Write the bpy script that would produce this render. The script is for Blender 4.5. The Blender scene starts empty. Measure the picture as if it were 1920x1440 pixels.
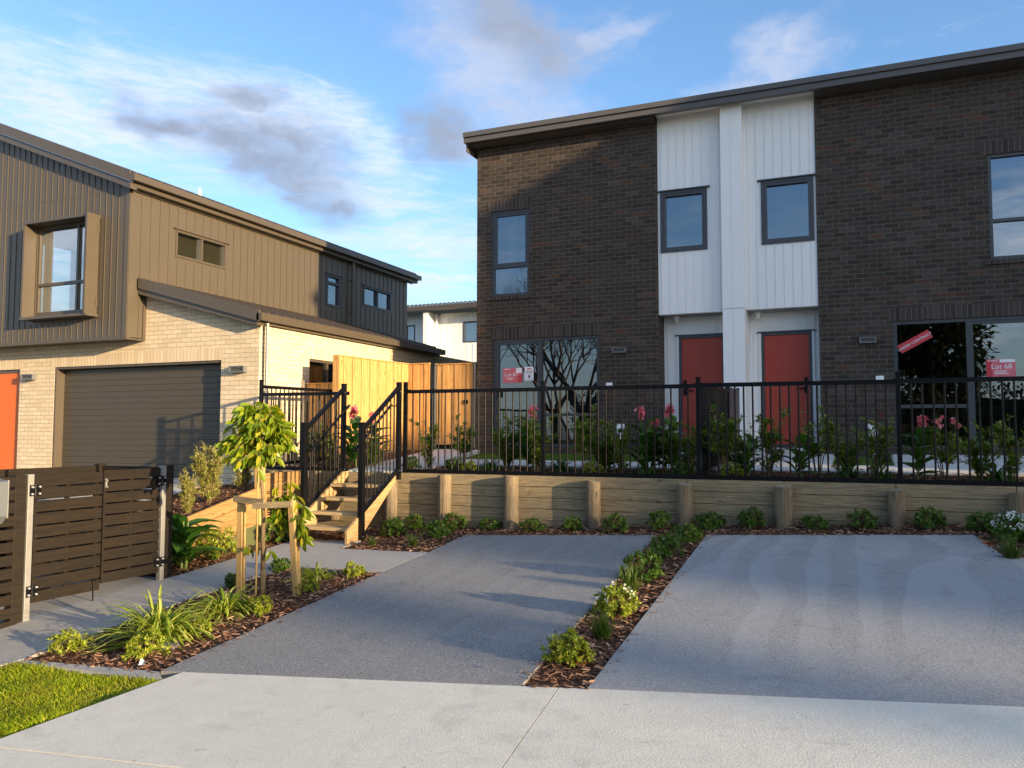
import bpy, bmesh, math, random
from math import sin, cos, pi, radians, sqrt, atan2
from mathutils import Vector, Matrix, geometry

# ---------------------------------------------------------------- basics
for blk in (bpy.data.objects, bpy.data.meshes, bpy.data.materials):
    for it in list(blk): blk.remove(it)
SC = bpy.context.scene
COL = SC.collection
BASE = {}                       # world origin of every object made here

FPX, YAW, PITCH, ROLL = 1527.35, radians(-23.018), radians(3.510), radians(0.072)
EYE = Vector((0, 0, 1.65))
_F = Vector((sin(YAW)*cos(PITCH), cos(YAW)*cos(PITCH), sin(PITCH)))
_r = Vector((cos(YAW), -sin(YAW), 0)); _u = _r.cross(_F)
AX_R = cos(ROLL)*_r + sin(ROLL)*_u
AX_U = -sin(ROLL)*_r + cos(ROLL)*_u
AX_F = _F

def ray(u, v): return AX_R*((u-960)/FPX) + AX_U*((720-v)/FPX) + AX_F
def P(x, y):                    # the sloping front ground (parking bays, paths, footpath)
    return .31 + .05*(x+4.5) + .073*(y-10.7)
def T(x, y):                    # the terrace behind the retaining wall
    return 1.06 + .052*(max(y, 11)-11)
def onG(u, v):                  # measured point of the front ground
    d = ray(u, v); n = Vector((-.05, -.073, 1)); p0 = Vector((-4.5, 10.7, .31))
    return EYE + d*((p0-EYE).dot(n)/d.dot(n))
def onY(u, v, y):
    d = ray(u, v); return EYE + d*((y-EYE.y)/d.y)

def tag(o, label=None, cat=None, group=None, kind=None):
    if label: o['label'] = label
    if cat: o['category'] = cat
    if group: o['group'] = group
    if kind: o['kind'] = kind
    return o

def thing(name, label, cat, loc=(0, 0, 0), group=None):
    o = bpy.data.objects.new(name, None); COL.objects.link(o)
    o.location = loc; o.empty_display_size = .1
    BASE[o] = Vector(loc)
    return tag(o, label, cat, group)

class MB:
    def __init__(s): s.v = []; s.f = []; s.m = []
    def add(s, vs, fs, mi=0):
        n = len(s.v); s.v += [tuple(p) for p in vs]
        for f in fs: s.f.append([i+n for i in f]); s.m.append(mi)
    def box(s, x0, x1, y0, y1, z0, z1, mi=0):
        if x0 > x1: x0, x1 = x1, x0
        if y0 > y1: y0, y1 = y1, y0
        if z0 > z1: z0, z1 = z1, z0
        s.add([(x0,y0,z0),(x1,y0,z0),(x1,y1,z0),(x0,y1,z0),(x0,y0,z1),(x1,y0,z1),(x1,y1,z1),(x0,y1,z1)],
              [(0,3,2,1),(4,5,6,7),(0,1,5,4),(1,2,6,5),(2,3,7,6),(3,0,4,7)], mi)
        return s
    def hexa(s, b, t, mi=0):     # bottom 4 points, top 4 points (ccw from above)
        s.add(list(b)+list(t), [(0,3,2,1),(4,5,6,7),(0,1,5,4),(1,2,6,5),(2,3,7,6),(3,0,4,7)], mi)
        return s
    def bar(s, p0, p1, w, h, up=(0,0,1), mi=0):   # rectangular bar between two points
        p0 = Vector(p0); p1 = Vector(p1); d = (p1-p0).normalized(); up = Vector(up)
        a = d.cross(up)
        if a.length < 1e-4: a = d.cross(Vector((0,1,0)))
        a.normalize(); b = a.cross(d).normalized(); a = a*w/2; b = b*h/2
        s.add([p0-a-b, p0+a-b, p0+a+b, p0-a+b, p1-a-b, p1+a-b, p1+a+b, p1-a+b],
              [(0,1,2,3)[::-1],(4,5,6,7),(0,1,5,4),(1,2,6,5),(2,3,7,6),(3,0,4,7)], mi)
        return s
    def tube(s, p0, p1, r0, r1=None, n=8, caps=True, mi=0):
        r1 = r0 if r1 is None else r1
        p0 = Vector(p0); p1 = Vector(p1); d = (p1-p0)
        if d.length < 1e-6: return s
        d.normalize(); a = d.orthogonal().normalized(); b = d.cross(a)
        vs = [p0+(a*cos(2*pi*i/n)+b*sin(2*pi*i/n))*r0 for i in range(n)]+[p1+(a*cos(2*pi*i/n)+b*sin(2*pi*i/n))*r1 for i in range(n)]
        fs = [(i,(i+1)%n,n+(i+1)%n,n+i) for i in range(n)]
        if caps: fs += [tuple(range(n))[::-1], tuple(range(n,2*n))]
        s.add(vs, fs, mi); return s
    def path(s, pts, rads, n=6):
        for i in range(len(pts)-1): s.tube(pts[i], pts[i+1], rads[i], rads[i+1], n)
        return s
    def prism(s, poly, axis, a0, a1, holes=(), mi=0):
        """polygon (2-D) extruded along axis: 'y' -> poly in (x,z); 'x' -> (y,z); 'z' -> (x,y)"""
        loops = [list(poly)]+[list(h) for h in holes]
        flat = [p for l in loops for p in l]
        tris = geometry.tessellate_polygon([[Vector((p[0], p[1], 0)) for p in l] for l in loops])
        def m(p, a):
            return (p[0], a, p[1]) if axis == 'y' else (a, p[0], p[1]) if axis == 'x' else (p[0], p[1], a)
        n = len(flat)
        vs = [m(p, a0) for p in flat]+[m(p, a1) for p in flat]
        fs = []
        for t in tris: fs.append(tuple(t)); fs.append(tuple(i+n for i in reversed(t)))
        k = 0
        for l in loops:
            L = len(l)
            for i in range(L):
                a = k+i; b = k+(i+1) % L
                fs.append((a, b, b+n, a+n))
            k += L
        s.add(vs, fs, mi); return s
    def build(s, name, mat, parent=None, label=None, smooth=False, bevel=0, fix=True, local=False):
        me = bpy.data.meshes.new(name)
        o0 = Vector((0,0,0)) if (parent is None or local) else BASE[parent]
        me.from_pydata([Vector(p)-o0 for p in s.v], [], s.f)
        mats = mat if isinstance(mat, (list, tuple)) else [mat]
        for m in mats: me.materials.append(m)
        if len(mats) > 1: me.polygons.foreach_set('material_index', s.m)
        if fix:
            bm = bmesh.new(); bm.from_mesh(me); bmesh.ops.recalc_face_normals(bm, faces=bm.faces); bm.to_mesh(me); bm.free()
        if smooth: me.polygons.foreach_set('use_smooth', [True]*len(me.polygons))
        me.update()
        o = bpy.data.objects.new(name, me); COL.objects.link(o)
        if parent is not None: o.parent = parent
        BASE[o] = o0
        if label: o['label'] = label
        if bevel:
            b = o.modifiers.new('bevel', 'BEVEL'); b.width = bevel; b.segments = 2; b.limit_method = 'ANGLE'
        return o

def struct(mb, name, mat, label, cat=None, **k):
    o = mb.build(name, mat, None, **k)
    return tag(o, label, cat or name.replace('_', ' '), kind='structure')

def copy_tree(o, parent=None):
    c = o.copy(); COL.objects.link(c)
    if parent is not None: c.parent = parent
    for ch in list(o.children): copy_tree(ch, c)
    return c

# ---------------------------------------------------------------- materials
def lin(c): return tuple((x/12.92 if x <= .04045 else ((x+.055)/1.055)**2.4) for x in c)
def rgb(r, g, b): return lin((r/255, g/255, b/255))+(1,)

class NT:
    def __init__(s, nt): s.nt = nt; s.L = nt.links
    def n(s, typ, **k):
        nd = s.nt.nodes.new(typ)
        ins = k.pop('ins', {})
        for a, b in k.items(): setattr(nd, a, b)
        for a, b in ins.items(): s.set(nd.inputs[a], b)
        return nd
    def set(s, sock, v):
        if isinstance(v, bpy.types.NodeSocket): s.L.new(v, sock)
        else: sock.default_value = v
    def math(s, op, a, b=None, c=None, clamp=False):
        nd = s.nt.nodes.new('ShaderNodeMath'); nd.operation = op; nd.use_clamp = clamp
        s.set(nd.inputs[0], a)
        if b is not None: s.set(nd.inputs[1], b)
        if c is not None: s.set(nd.inputs[2], c)
        return nd.outputs[0]
    def mix(s, f, a, b, blend='MIX'):
        nd = s.nt.nodes.new('ShaderNodeMix'); nd.data_type = 'RGBA'; nd.blend_type = blend
        s.set(nd.inputs[0], f); s.set(nd.inputs[6], a); s.set(nd.inputs[7], b)
        return nd.outputs[2]
    def ramp(s, f, stops, interp='LINEAR'):
        nd = s.nt.nodes.new('ShaderNodeValToRGB'); cr = nd.color_ramp; cr.interpolation = interp
        while len(cr.elements) > 1: cr.elements.remove(cr.elements[0])
        cr.elements[0].position = stops[0][0]; cr.elements[0].color = stops[0][1]
        for p, c in stops[1:]:
            e = cr.elements.new(p); e.color = c
        s.set(nd.inputs[0], f); return nd.outputs[0]
    def noise(s, vec, scale, detail=3, rough=.55, dist=0, out=0):
        nd = s.nt.nodes.new('ShaderNodeTexNoise')
        if vec is not None: s.L.new(vec, nd.inputs['Vector'])
        nd.inputs['Scale'].default_value = scale; nd.inputs['Detail'].default_value = detail
        nd.inputs['Roughness'].default_value = rough; nd.inputs['Distortion'].default_value = dist
        return nd.outputs[out]
    def pos(s): return s.nt.nodes.new('ShaderNodeNewGeometry').outputs['Position']
    def mapv(s, vec, scale, rot=(0,0,0)):
        nd = s.nt.nodes.new('ShaderNodeMapping'); s.L.new(vec, nd.inputs[0])
        nd.inputs['Scale'].default_value = scale; nd.inputs['Rotation'].default_value = rot
        return nd.outputs[0]

def newmat(name):
    m = bpy.data.materials.new(name); m.use_nodes = True
    t = NT(m.node_tree); b = m.node_tree.nodes['Principled BSDF']
    return m, t, b

def bump(t, b, h, strength=.3, dist=.01):
    nd = t.n('ShaderNodeBump', ins={'Height': h, 'Strength': strength, 'Distance': dist})
    t.L.new(nd.outputs[0], b.inputs['Normal'])

def v4(c, k=1): return (c[0]*k, c[1]*k, c[2]*k, 1)

def paint(name, c, rough=.5, metal=0, var=.12, scale=3, bmp=0, spec=.5):
    m, t, b = newmat(name)
    p = t.pos()
    f = t.noise(p, scale, 5)
    f2 = t.noise(p, scale*14, 2)
    c1 = t.mix(f, v4(c, 1-var), v4(c, 1+var))
    c1 = t.mix(t.math('MULTIPLY', f2, .25), c1, v4(c, 1-var*1.5))
    t.L.new(c1, b.inputs['Base Color'])
    b.inputs['Roughness'].default_value = rough; b.inputs['Metallic'].default_value = metal
    b.inputs['Specular IOR Level'].default_value = spec
    rr = t.math('MULTIPLY_ADD', f2, .18, rough-.09)
    t.L.new(rr, b.inputs['Roughness'])
    if bmp: bump(t, b, f2, bmp, .004)
    return m

def brick(name, stops, mortar, mott=.35, *, bw=.24, bh=.086, gap=.010, soldier=False, rough=.75, bmp=.6, tone=.25):
    m, t, b = newmat(name)
    g = t.n('ShaderNodeNewGeometry')
    sp = t.n('ShaderNodeSeparateXYZ', ins={0: g.outputs['Position']})
    sn = t.n('ShaderNodeSeparateXYZ', ins={0: g.outputs['True Normal']})
    side = t.math('GREATER_THAN', t.math('ABSOLUTE', sn.outputs[0]), .6)
    h = t.math('ADD', t.math('MULTIPLY', sp.outputs[0], t.math('SUBTRACT', 1, side)), t.math('MULTIPLY', sp.outputs[1], side))
    h = t.math('ADD', h, 100.07)
    z = t.math('ADD', sp.outputs[2], 10.012)
    if soldier: h, z, bw2, bh2 = h, z, bh, 4.0
    else: bw2, bh2 = bw, bh
    zr = t.math('DIVIDE', z, bh2); row = t.math('FLOOR', zr)
    off = 0 if soldier else t.math('MULTIPLY', t.math('MODULO', row, 2), .5)
    hr = t.math('ADD', t.math('DIVIDE', h, bw2), off)
    col = t.math('FLOOR', hr)
    fz = t.math('FRACT', zr); fh = t.math('FRACT', hr)
    gz, gh = gap/bh2, gap/bw2
    def edge(f, gg):
        d = t.math('MINIMUM', f, t.math('SUBTRACT', 1, f))
        nd = t.n('ShaderNodeMapRange', ins={0: d, 1: gg*.30, 2: gg*.75}); nd.clamp = True
        return nd.outputs[0]
    e = edge(fh, gh) if soldier else t.math('MINIMUM', edge(fz, gz), edge(fh, gh))
    cv = t.n('ShaderNodeCombineXYZ', ins={0: col, 1: row, 2: side})
    wn = t.n('ShaderNodeTexWhiteNoise', ins={0: cv.outputs[0]}); wn.noise_dimensions = '3D'
    cc = t.ramp(wn.outputs[0], stops)
    p = g.outputs['Position']
    n1 = t.noise(p, 30, 4, .7); n2 = t.noise(p, 1.1, 4)
    cc = t.mix(tone, cc, t.mix(n1, (0.25,.25,.25,1), (1.5,1.5,1.5,1)), 'MULTIPLY')
    cc = t.mix(mott, cc, t.mix(n2, (.55,.55,.55,1), (1.4,1.4,1.4,1)), 'MULTIPLY')
    mo = t.mix(n2, v4(mortar, .75), v4(mortar, 1.2))
    t.L.new(t.mix(e, mo, cc), b.inputs['Base Color'])
    b.inputs['Roughness'].default_value = rough
    b.inputs['Specular IOR Level'].default_value = .3
    hh = t.math('ADD', e, t.math('MULTIPLY', n1, .35))
    hh = t.math('ADD', hh, t.math('MULTIPLY', wn.outputs[0], .25))
    bump(t, b, hh, bmp, .008)
    return m

def wood(name, c1, c2, axis='x', rough=.75, stain=None, knots=True, gs=1.0):
    m, t, b = newmat(name)
    p = t.pos()
    sc = {'x': (1.2, 14, 22), 'y': (14, 1.2, 22), 'z': (18, 18, 1.0)}[axis]
    q = t.mapv(p, tuple(s*gs for s in sc))
    g1 = t.noise(q, 2.2, 6, .65, 1.2)
    q2 = t.mapv(p, tuple(s*gs*4 for s in sc))
    g2 = t.noise(q2, 3, 3, .6)
    c = t.ramp(g1, [(.25, v4(c1, .88)), (.42, v4(c1)), (.5, v4([(a+b_)/2 for a, b_ in zip(c1, c2)])), (.60, v4(c2)), (.66, v4(c1, .9)), (.75, v4(c2, 1.06))])
    c = t.mix(t.math('MULTIPLY', g2, .35), c, v4(c1, .55))
    isl = t.n('ShaderNodeNewGeometry').outputs['Random Per Island']
    c = t.mix(t.math('MULTIPLY', isl, .35), c, v4(c1, .7))
    if stain:
        s1 = t.noise(p, 2.3, 4, .6)
        c = t.mix(t.ramp(s1, [(.45, (0,0,0,1)), (.75, (.6,.6,.6,1))]), c, v4(stain))
    if knots:
        vo = t.n('ShaderNodeTexVoronoi', ins={'Vector': t.mapv(p, {'x': (2.2,5,5), 'y': (5,2.2,5), 'z': (5,5,2.2)}[axis]), 'Scale': 1.0})
        k = t.ramp(vo.outputs[0], [(.03, (1,1,1,1)), (.07, (.7,.7,.7,1)), (.12, (0,0,0,1))])
        c = t.mix(t.math('MULTIPLY', k, .75), c, v4(c1, .25))
    t.L.new(c, b.inputs['Base Color'])
    b.inputs['Roughness'].default_value = rough; b.inputs['Specular IOR Level'].default_value = .25
    bump(t, b, t.math('ADD', g1, t.math('MULTIPLY', g2, .5)), .35, .006)
    return m

def leafmat(name, cols, trans=.35, rough=.45, tcol=None):
    m, t, b = newmat(name)
    g = t.n('ShaderNodeNewGeometry')
    oi = t.n('ShaderNodeObjectInfo')
    r = t.math('FRACT', t.math('ADD', g.outputs['Random Per Island'], t.math('MULTIPLY', oi.outputs['Random'], .25)))
    n = len(cols)
    c = t.ramp(r, [(i/(n-1), v4(x)) for i, x in enumerate(cols)])
    t.L.new(c, b.inputs['Base Color']); b.inputs['Roughness'].default_value = rough
    b.inputs['Specular IOR Level'].default_value = .35
    tr = t.n('ShaderNodeBsdfTranslucent')
    tc = t.mix(1, c, v4(tcol or (1.5, 1.45, .55)), 'MULTIPLY')
    t.L.new(tc, tr.inputs[0])
    mx = t.n('ShaderNodeMixShader', ins={0: trans})
    t.L.new(b.outputs[0], mx.inputs[1]); t.L.new(tr.outputs[0], mx.inputs[2])
    t.L.new(mx.outputs[0], m.node_tree.nodes['Material Output'].inputs[0])
    return m

def concrete(name, base, speck=.3, sscale=190, blotch=.2, rough=.85, swirl=0, broom=0, spc=(1,1,1)):
    m, t, b = newmat(name)
    p = t.pos()
    n1 = t.noise(p, .9, 5, .6); n2 = t.noise(p, 5, 5, .65); n3 = t.noise(p, sscale, 2, .7)
    n4 = t.noise(p, sscale*.33, 2, .6)
    cr = t.noise(t.mapv(p, (1, 1, 1)), 2.2, 6, .7, 1.5)
    c = t.mix(n1, v4(base, 1-blotch), v4(base, 1+blotch))
    c = t.mix(.6, c, t.mix(n2, v4((1,1,1), .72), v4((1,1,1), 1.25)), 'MULTIPLY')
    sp = t.ramp(n3, [(.40, (0,0,0,1)), (.5, (.45,.45,.45,1)), (.60, (1,1,1,1))])
    c = t.mix(speck, c, t.mix(sp, v4(base, .35), (base[0]*2.3*spc[0], base[1]*2.3*spc[1], base[2]*2.3*spc[2], 1)))
    c = t.mix(speck*.5, c, t.mix(n4, v4(base, .6), v4(base, 1.5)))
    if swirl:        # pale drying marks left by the float, wandering lengthways
        w = t.noise(t.mapv(p, (.55, .42, 1)), 1.0, 1, .4)
        sx = t.n('ShaderNodeSeparateXYZ', ins={0: p})
        w2 = t.noise(t.mapv(p, (.9, .12, 1)), 1.3, 1, .4)
        s = t.math('FRACT', t.math('ADD', t.math('MULTIPLY', sx.outputs[0], 1.9), t.math('ADD', t.math('MULTIPLY', w, 3.0), t.math('MULTIPLY', w2, 2.6))))
        s = t.ramp(s, [(0, (0,0,0,1)), (.05, (1,1,1,1)), (.48, (.7,.7,.7,1)), (.56, (0,0,0,1))])
        msk = t.ramp(t.math('MULTIPLY_ADD', sx.outputs[1], .2, t.math('SUBTRACT', t.noise(p, .6, 2), 1.28)), [(.25, (.08,.08,.08,1)), (.62, (1,1,1,1))])
        c = t.mix(t.math('MULTIPLY', t.math('MULTIPLY', s, msk), swirl), c, v4(base, 1.5))
    st = t.noise(p, 11, 3, .5)
    c = t.mix(t.ramp(st, [(.70, (0,0,0,1)), (.78, (.55,.55,.55,1))]), c, v4(base, .5))
    c = t.mix(t.ramp(cr, [(.34, (.30,.30,.30,1)), (.45, (0,0,0,1)), (.60, (0,0,0,1)), (.72, (.22,.22,.22,1))]), c, v4(base, .62))
    t.L.new(c, b.inputs['Base Color']); b.inputs['Roughness'].default_value = rough
    b.inputs['Specular IOR Level'].default_value = .25
    h = t.math('ADD', t.math('MULTIPLY', n3, .6), n4)
    sc_ = t.noise(t.mapv(p, (1.5, 26, 1), (0, 0, .5)), 2.0, 4, .6, .8)
    c2_ = t.ramp(sc_, [(.69, (0,0,0,1)), (.74, (.5,.5,.5,1))])
    c = t.mix(t.math('MULTIPLY', c2_, .5 if broom else .25), c, v4(base, 1.35)); t.L.new(c, b.inputs['Base Color'])
    if broom:
        h = t.math('ADD', h, t.math('MULTIPLY', t.noise(t.mapv(p, (3, 130, 1)), 1, 2), broom))
    bump(t, b, h, .4, .004)
    return m

def glassmat(name, refl=.35, tint=(.55, .62, .66)):
    m, t, b = newmat(name)
    nt = m.node_tree
    gl = t.n('ShaderNodeBsdfGlossy', ins={'Color': (.88, .93, 1, 1), 'Roughness': .004})
    tr = t.n('ShaderNodeBsdfTransparent', ins={'Color': v4(tint)})
    lw = t.n('ShaderNodeLayerWeight', ins={'Blend': .5})
    # panes bow a little, so the reflections wobble
    nz = t.noise(t.pos(), 1.6, 1, .4)
    bp = t.n('ShaderNodeBump', ins={'Height': nz, 'Strength': .06, 'Distance': .02})
    t.L.new(bp.outputs[0], gl.inputs['Normal'])
    f = t.math('ADD', t.math('POWER', lw.outputs['Facing'], 5.0), refl*.72, clamp=True)     # two faces per pane
    mx = t.n('ShaderNodeMixShader', ins={0: f})
    t.L.new(tr.outputs[0], mx.inputs[1]); t.L.new(gl.outputs[0], mx.inputs[2])
    t.L.new(mx.outputs[0], nt.nodes['Material Output'].inputs[0])
    return m

M = {}
M['brick_dark'] = brick('dark brick', [(0, rgb(51,44,40)), (.3, rgb(60,51,45)), (.6, rgb(67,58,51)), (.78, rgb(58,53,51)), (.92, rgb(76,69,64)), (.97, rgb(84,60,46)), (1, rgb(70,51,42))], lin((.41,.375,.33)), gap=.009, tone=.5)
M['brick_dark_soldier'] = brick('dark soldier brick', [(0, rgb(48,42,40)), (.5, rgb(64,56,52)), (1, rgb(74,66,62))], lin((.42,.39,.35)), soldier=True, gap=.009, tone=.5)
M['brick_pale'] = brick('pale brick', [(0, rgb(192,174,146)), (.5, rgb(200,183,155)), (1, rgb(207,191,163))], lin((.57,.51,.42)), .07, gap=.008, tone=.07, bmp=.5)
M['brick_pale_soldier'] = brick('pale soldier brick', [(0, rgb(193,173,143)), (1, rgb(209,190,160))], lin((.58,.52,.44)), soldier=True, gap=.008, tone=.12, bmp=.4)
M['white'] = paint('white board', (.80,.80,.79), .5, var=.03)
M['soffit'] = paint('soffit', (.74,.73,.70), .7, var=.04)
M['brown_clad'] = paint('brown cladding', lin((.315,.282,.232)), .45, var=.07)
M['brown_trim'] = paint('brown trim', lin((.305,.27,.225)), .4, var=.08)
M['roof_brown'] = paint('brown steel roof', lin((.29,.26,.235)), .4, var=.12)
M['grey_frame'] = paint('dark grey frame', lin((.24,.25,.27)), .4, var=.06)
M['fascia'] = paint('fascia steel', lin((.33,.315,.305)), .38, var=.07)
M['black_metal'] = paint('black powder coat', (.004,.004,.005), .36, var=.15, spec=.22)
M['galv'] = paint('galvanised steel', (.29,.285,.265), .5, metal=.4, var=.2, scale=9)
M['box_grey'] = paint('letterbox grey', (.11,.12,.13), .45, metal=0, var=.1)
M['alu'] = paint('light aluminium', (.62,.63,.64), .35, metal=.5, var=.08)
M['red_door'] = paint('red door', lin((.67,.235,.165)), .45, var=.05)
M['orange_door'] = paint('orange red door', lin((.80,.39,.13)), .5, var=.05)
M['garage_door'] = paint('garage door steel', lin((.265,.24,.20)), .42, var=.06)
M['white_plastic'] = paint('white plastic', (.82,.82,.82), .4, var=.03)
M['grey_plastic'] = paint('grey plastic', (.13,.13,.13), .5, var=.05)
M['pine_x'] = wood('weathered pine', lin((.50,.44,.34)), lin((.68,.61,.48)), 'x', stain=lin((.44,.42,.34)))
M['pine_post'] = wood('round pine post', lin((.44,.38,.30)), lin((.62,.55,.44)), 'z', stain=lin((.36,.33,.29)), gs=1.2)
M['pine_end'] = wood('cut pine end', lin((.58,.52,.42)), lin((.72,.66,.55)), 'x', knots=False, gs=2)
M['pine_y'] = wood('edging pine', lin((.54,.41,.25)), lin((.69,.55,.35)), 'y')
M['pine_new_x'] = wood('new pine tread', lin((.66,.56,.40)), lin((.80,.70,.53)), 'x', knots=False)
M['pine_new_y'] = wood('new pine stringer', lin((.64,.52,.36)), lin((.78,.66,.48)), 'y')
M['pine_stake'] = wood('stake pine', lin((.70,.56,.34)), lin((.84,.70,.46)), 'z')
M['fence_pine'] = wood('fence pine', lin((.70,.52,.30)), lin((.87,.69,.44)), 'z', gs=.8)
M['slat'] = wood('dark stained slat', lin((.105,.083,.060)), lin((.17,.135,.092)), 'y', knots=False, rough=.6)
M['bamboo'] = wood('bamboo cane', lin((.62,.50,.30)), lin((.78,.66,.42)), 'z', knots=False)
M['bark'] = wood('young bark', lin((.42,.35,.25)), lin((.62,.54,.40)), 'z', knots=False, gs=2)
M['bark_dark'] = wood('dark bark', lin((.26,.235,.21)), lin((.42,.38,.34)), 'z', knots=False)
M['twig'] = paint('twig', lin((.40,.33,.22)), .8, var=.2)
M['stalk'] = paint('green stalk', lin((.38,.44,.18)), .6, var=.15)
M['footpath'] = concrete('pale concrete', (.61,.58,.50), speck=.14, blotch=.10, broom=.9)
M['bay'] = concrete('charcoal exposed concrete', (.205,.205,.203), speck=.55, sscale=80, blotch=.14, swirl=.22, spc=(1.05,1,.95))
M['bay_smooth'] = concrete('charcoal brushed concrete', (.272,.272,.270), speck=.30, sscale=90, blotch=.10, swirl=.40)
M['path'] = concrete('grey path concrete', (.33,.32,.30), speck=.30, sscale=120, blotch=.14)
M['patio'] = concrete('patio concrete', (.52,.52,.50), speck=.08, blotch=.08)
M['asphalt'] = concrete('asphalt', (.05,.05,.052), speck=.3, blotch=.2)
M['shrub'] = leafmat('shrub leaf', [lin((.16,.26,.08)), lin((.25,.37,.11)), lin((.33,.45,.14)), lin((.40,.50,.17))], .30)
M['shrub_lime'] = leafmat('lime shrub leaf', [lin((.34,.41,.09)), lin((.46,.53,.12)), lin((.57,.61,.17)), lin((.66,.66,.26))], .36)
M['strap'] = leafmat('strap leaf', [lin((.34,.43,.12)), lin((.46,.54,.17)), lin((.58,.63,.24)), lin((.72,.72,.40))], .35)
M['strap_dark'] = leafmat('dark strap leaf', [lin((.15,.27,.09)), lin((.22,.37,.12)), lin((.32,.44,.15))], .25)
M['tuft'] = leafmat('fine grass tuft', [lin((.18,.28,.10)), lin((.27,.38,.13)), lin((.42,.46,.20))], .3)
M['canna'] = leafmat('canna leaf', [lin((.17,.31,.11)), lin((.25,.41,.15)), lin((.34,.48,.17))], .25, .34)
M['bush'] = leafmat('bush leaf', [lin((.28,.40,.15)), lin((.38,.50,.19)), lin((.48,.57,.23)), lin((.62,.62,.30))], .28, .34)
M['hebe'] = leafmat('hebe leaf', [lin((.42,.44,.20)), lin((.54,.55,.26)), lin((.64,.63,.34)), lin((.72,.69,.44))], .25)
M['tree_leaf'] = leafmat('young tree leaf', [lin((.29,.39,.08)), lin((.39,.48,.09)), lin((.48,.56,.12)), lin((.56,.61,.15)), lin((.70,.65,.18))], .45, .35)
M['far_leaf'] = leafmat('dark tree leaf', [lin((.10,.14,.06)), lin((.17,.22,.08)), lin((.24,.27,.10))], .2)
M['grass'] = leafmat('lawn grass', [lin((.42,.52,.07)), lin((.54,.63,.09)), lin((.64,.68,.12)), lin((.72,.70,.20))], .45, .5)
def _dry(m):
    nt = m.node_tree; t = NT(nt); b = nt.nodes['Principled BSDF']; src = b.inputs['Base Color'].links[0].from_socket
    n = t.noise(t.pos(), 2.6, 5, .65)
    f = t.ramp(n, [(.46, (0,0,0,1)), (.68, (.75,.75,.75,1))])
    mx = t.mix(f, src, v4(lin((.58,.52,.24))))
    for l in list(nt.links):
        if l.from_socket == src and l.to_node.type in ('BSDF_PRINCIPLED',): nt.links.remove(l)
    t.L.new(mx, b.inputs['Base Color'])
_dry(M['grass'])
M['petal'] = leafmat('pink petal', [lin((.86,.40,.45)), lin((.92,.52,.57)), lin((.95,.70,.72))], .3, .5, (1.2, 1, 1))
M['petal_white'] = leafmat('white petal', [(.75,.75,.72), (.82,.82,.80)], .3, .5, (1, 1, 1))
M['petal_red'] = leafmat('dull red leaf', [lin((.45,.16,.12)), lin((.55,.22,.16))], .2, .5, (1.2, .9, .9))
M['dead_leaf'] = leafmat('dead leaf', [lin((.46,.24,.12)), lin((.58,.34,.18)), lin((.66,.45,.28))], .2, .6, (1.2, 1, .8))
M['chip'] = leafmat('bark chip', [lin((.25,.17,.13)), lin((.40,.28,.21)), lin((.52,.37,.28)), lin((.63,.47,.36)), lin((.78,.63,.50))], 0, .9)

def _mulch():
    m, t, b = newmat('mulch ground')
    p = t.pos()
    n = t.noise(t.mapv(p, (1, 1, 1)), 38, 5, .7); n2 = t.noise(p, 2, 3)
    c = t.ramp(n, [(.3, rgb(50,34,26)), (.5, rgb(88,62,48)), (.68, rgb(126,94,72))])
    c = t.mix(.4, c, t.mix(n2, (.6,.6,.6,1), (1.3,1.3,1.3,1)), 'MULTIPLY')
    t.L.new(c, b.inputs['Base Color']); b.inputs['Roughness'].default_value = .95
    b.inputs['Specular IOR Level'].default_value = .1
    bump(t, b, n, .8, .02)
    return m
M['mulch'] = _mulch()
def _soil(name, c):
    return paint(name, c, .95, var=.35, scale=1.5, bmp=.4, spec=.1)
M['ground'] = _soil('ground', lin((.33,.34,.22)))
M['turf'] = _soil('turf soil', lin((.30,.38,.12)))
M['glass'] = glassmat('window glass', .27)
M['glass_dark'] = glassmat('tinted ground floor glass', .21, (.50,.54,.53))
M['glass_grey'] = glassmat('grey pane', .36, (.62,.62,.58))
M['room'] = paint('room wall', (.30,.30,.30), .9, var=.02)
M['blind'] = paint('olive blind', lin((.62,.60,.47)), .9, var=.04)
M['room_pale'] = paint('pale room wall', (.62,.60,.56), .9, var=.02)
M['curtain'] = paint('pale curtain', (.66,.68,.66), .9, var=.04)
M['sign_red'] = paint('red sign', lin((.75,.20,.24)), .5, var=.06)
M['sign_pink'] = paint('faded red sign', lin((.84,.42,.46)), .5, var=.25, scale=9)
M['sign_white'] = paint('white sign', (.80,.80,.82), .5, var=.03)
M['sign_ink'] = paint('grey print', (.20,.21,.24), .6, var=.05)
M['paper'] = paint('white paper scrap', (.8,.79,.74), .7, var=.05)
M['lid'] = paint('plastic lid', lin((.42,.44,.46)), .5, var=.08)

# ---------------------------------------------------------------- façade helpers
class Face:
    """a wall plane; a = along the wall, d = outwards, z = up"""
    def __init__(s, ax, p): s.ax = ax; s.p = p
    def pt(s, a, d, z): return (a, s.p-d, z) if s.ax == 'y' else (s.p+d, a, z)
    def box(s, mb, a0, a1, d0, d1, z0, z1):
        q0 = s.pt(a0, d0, z0); q1 = s.pt(a1, d1, z1)
        mb.box(q0[0], q1[0], q0[1], q1[1], z0, z1); return mb
    def wall(s, mb, poly, d0, d1, holes=()):
        q0 = s.pt(0, d0, 0); q1 = s.pt(0, d1, 0)
        if s.ax == 'y': mb.prism(poly, 'y', q0[1], q1[1], holes)
        else: mb.prism(poly, 'x', q0[0], q1[0], holes)
        return mb
def rect(a0, a1, z0, z1): return [(a0, z0), (a1, z0), (a1, z1), (a0, z1)]

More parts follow.
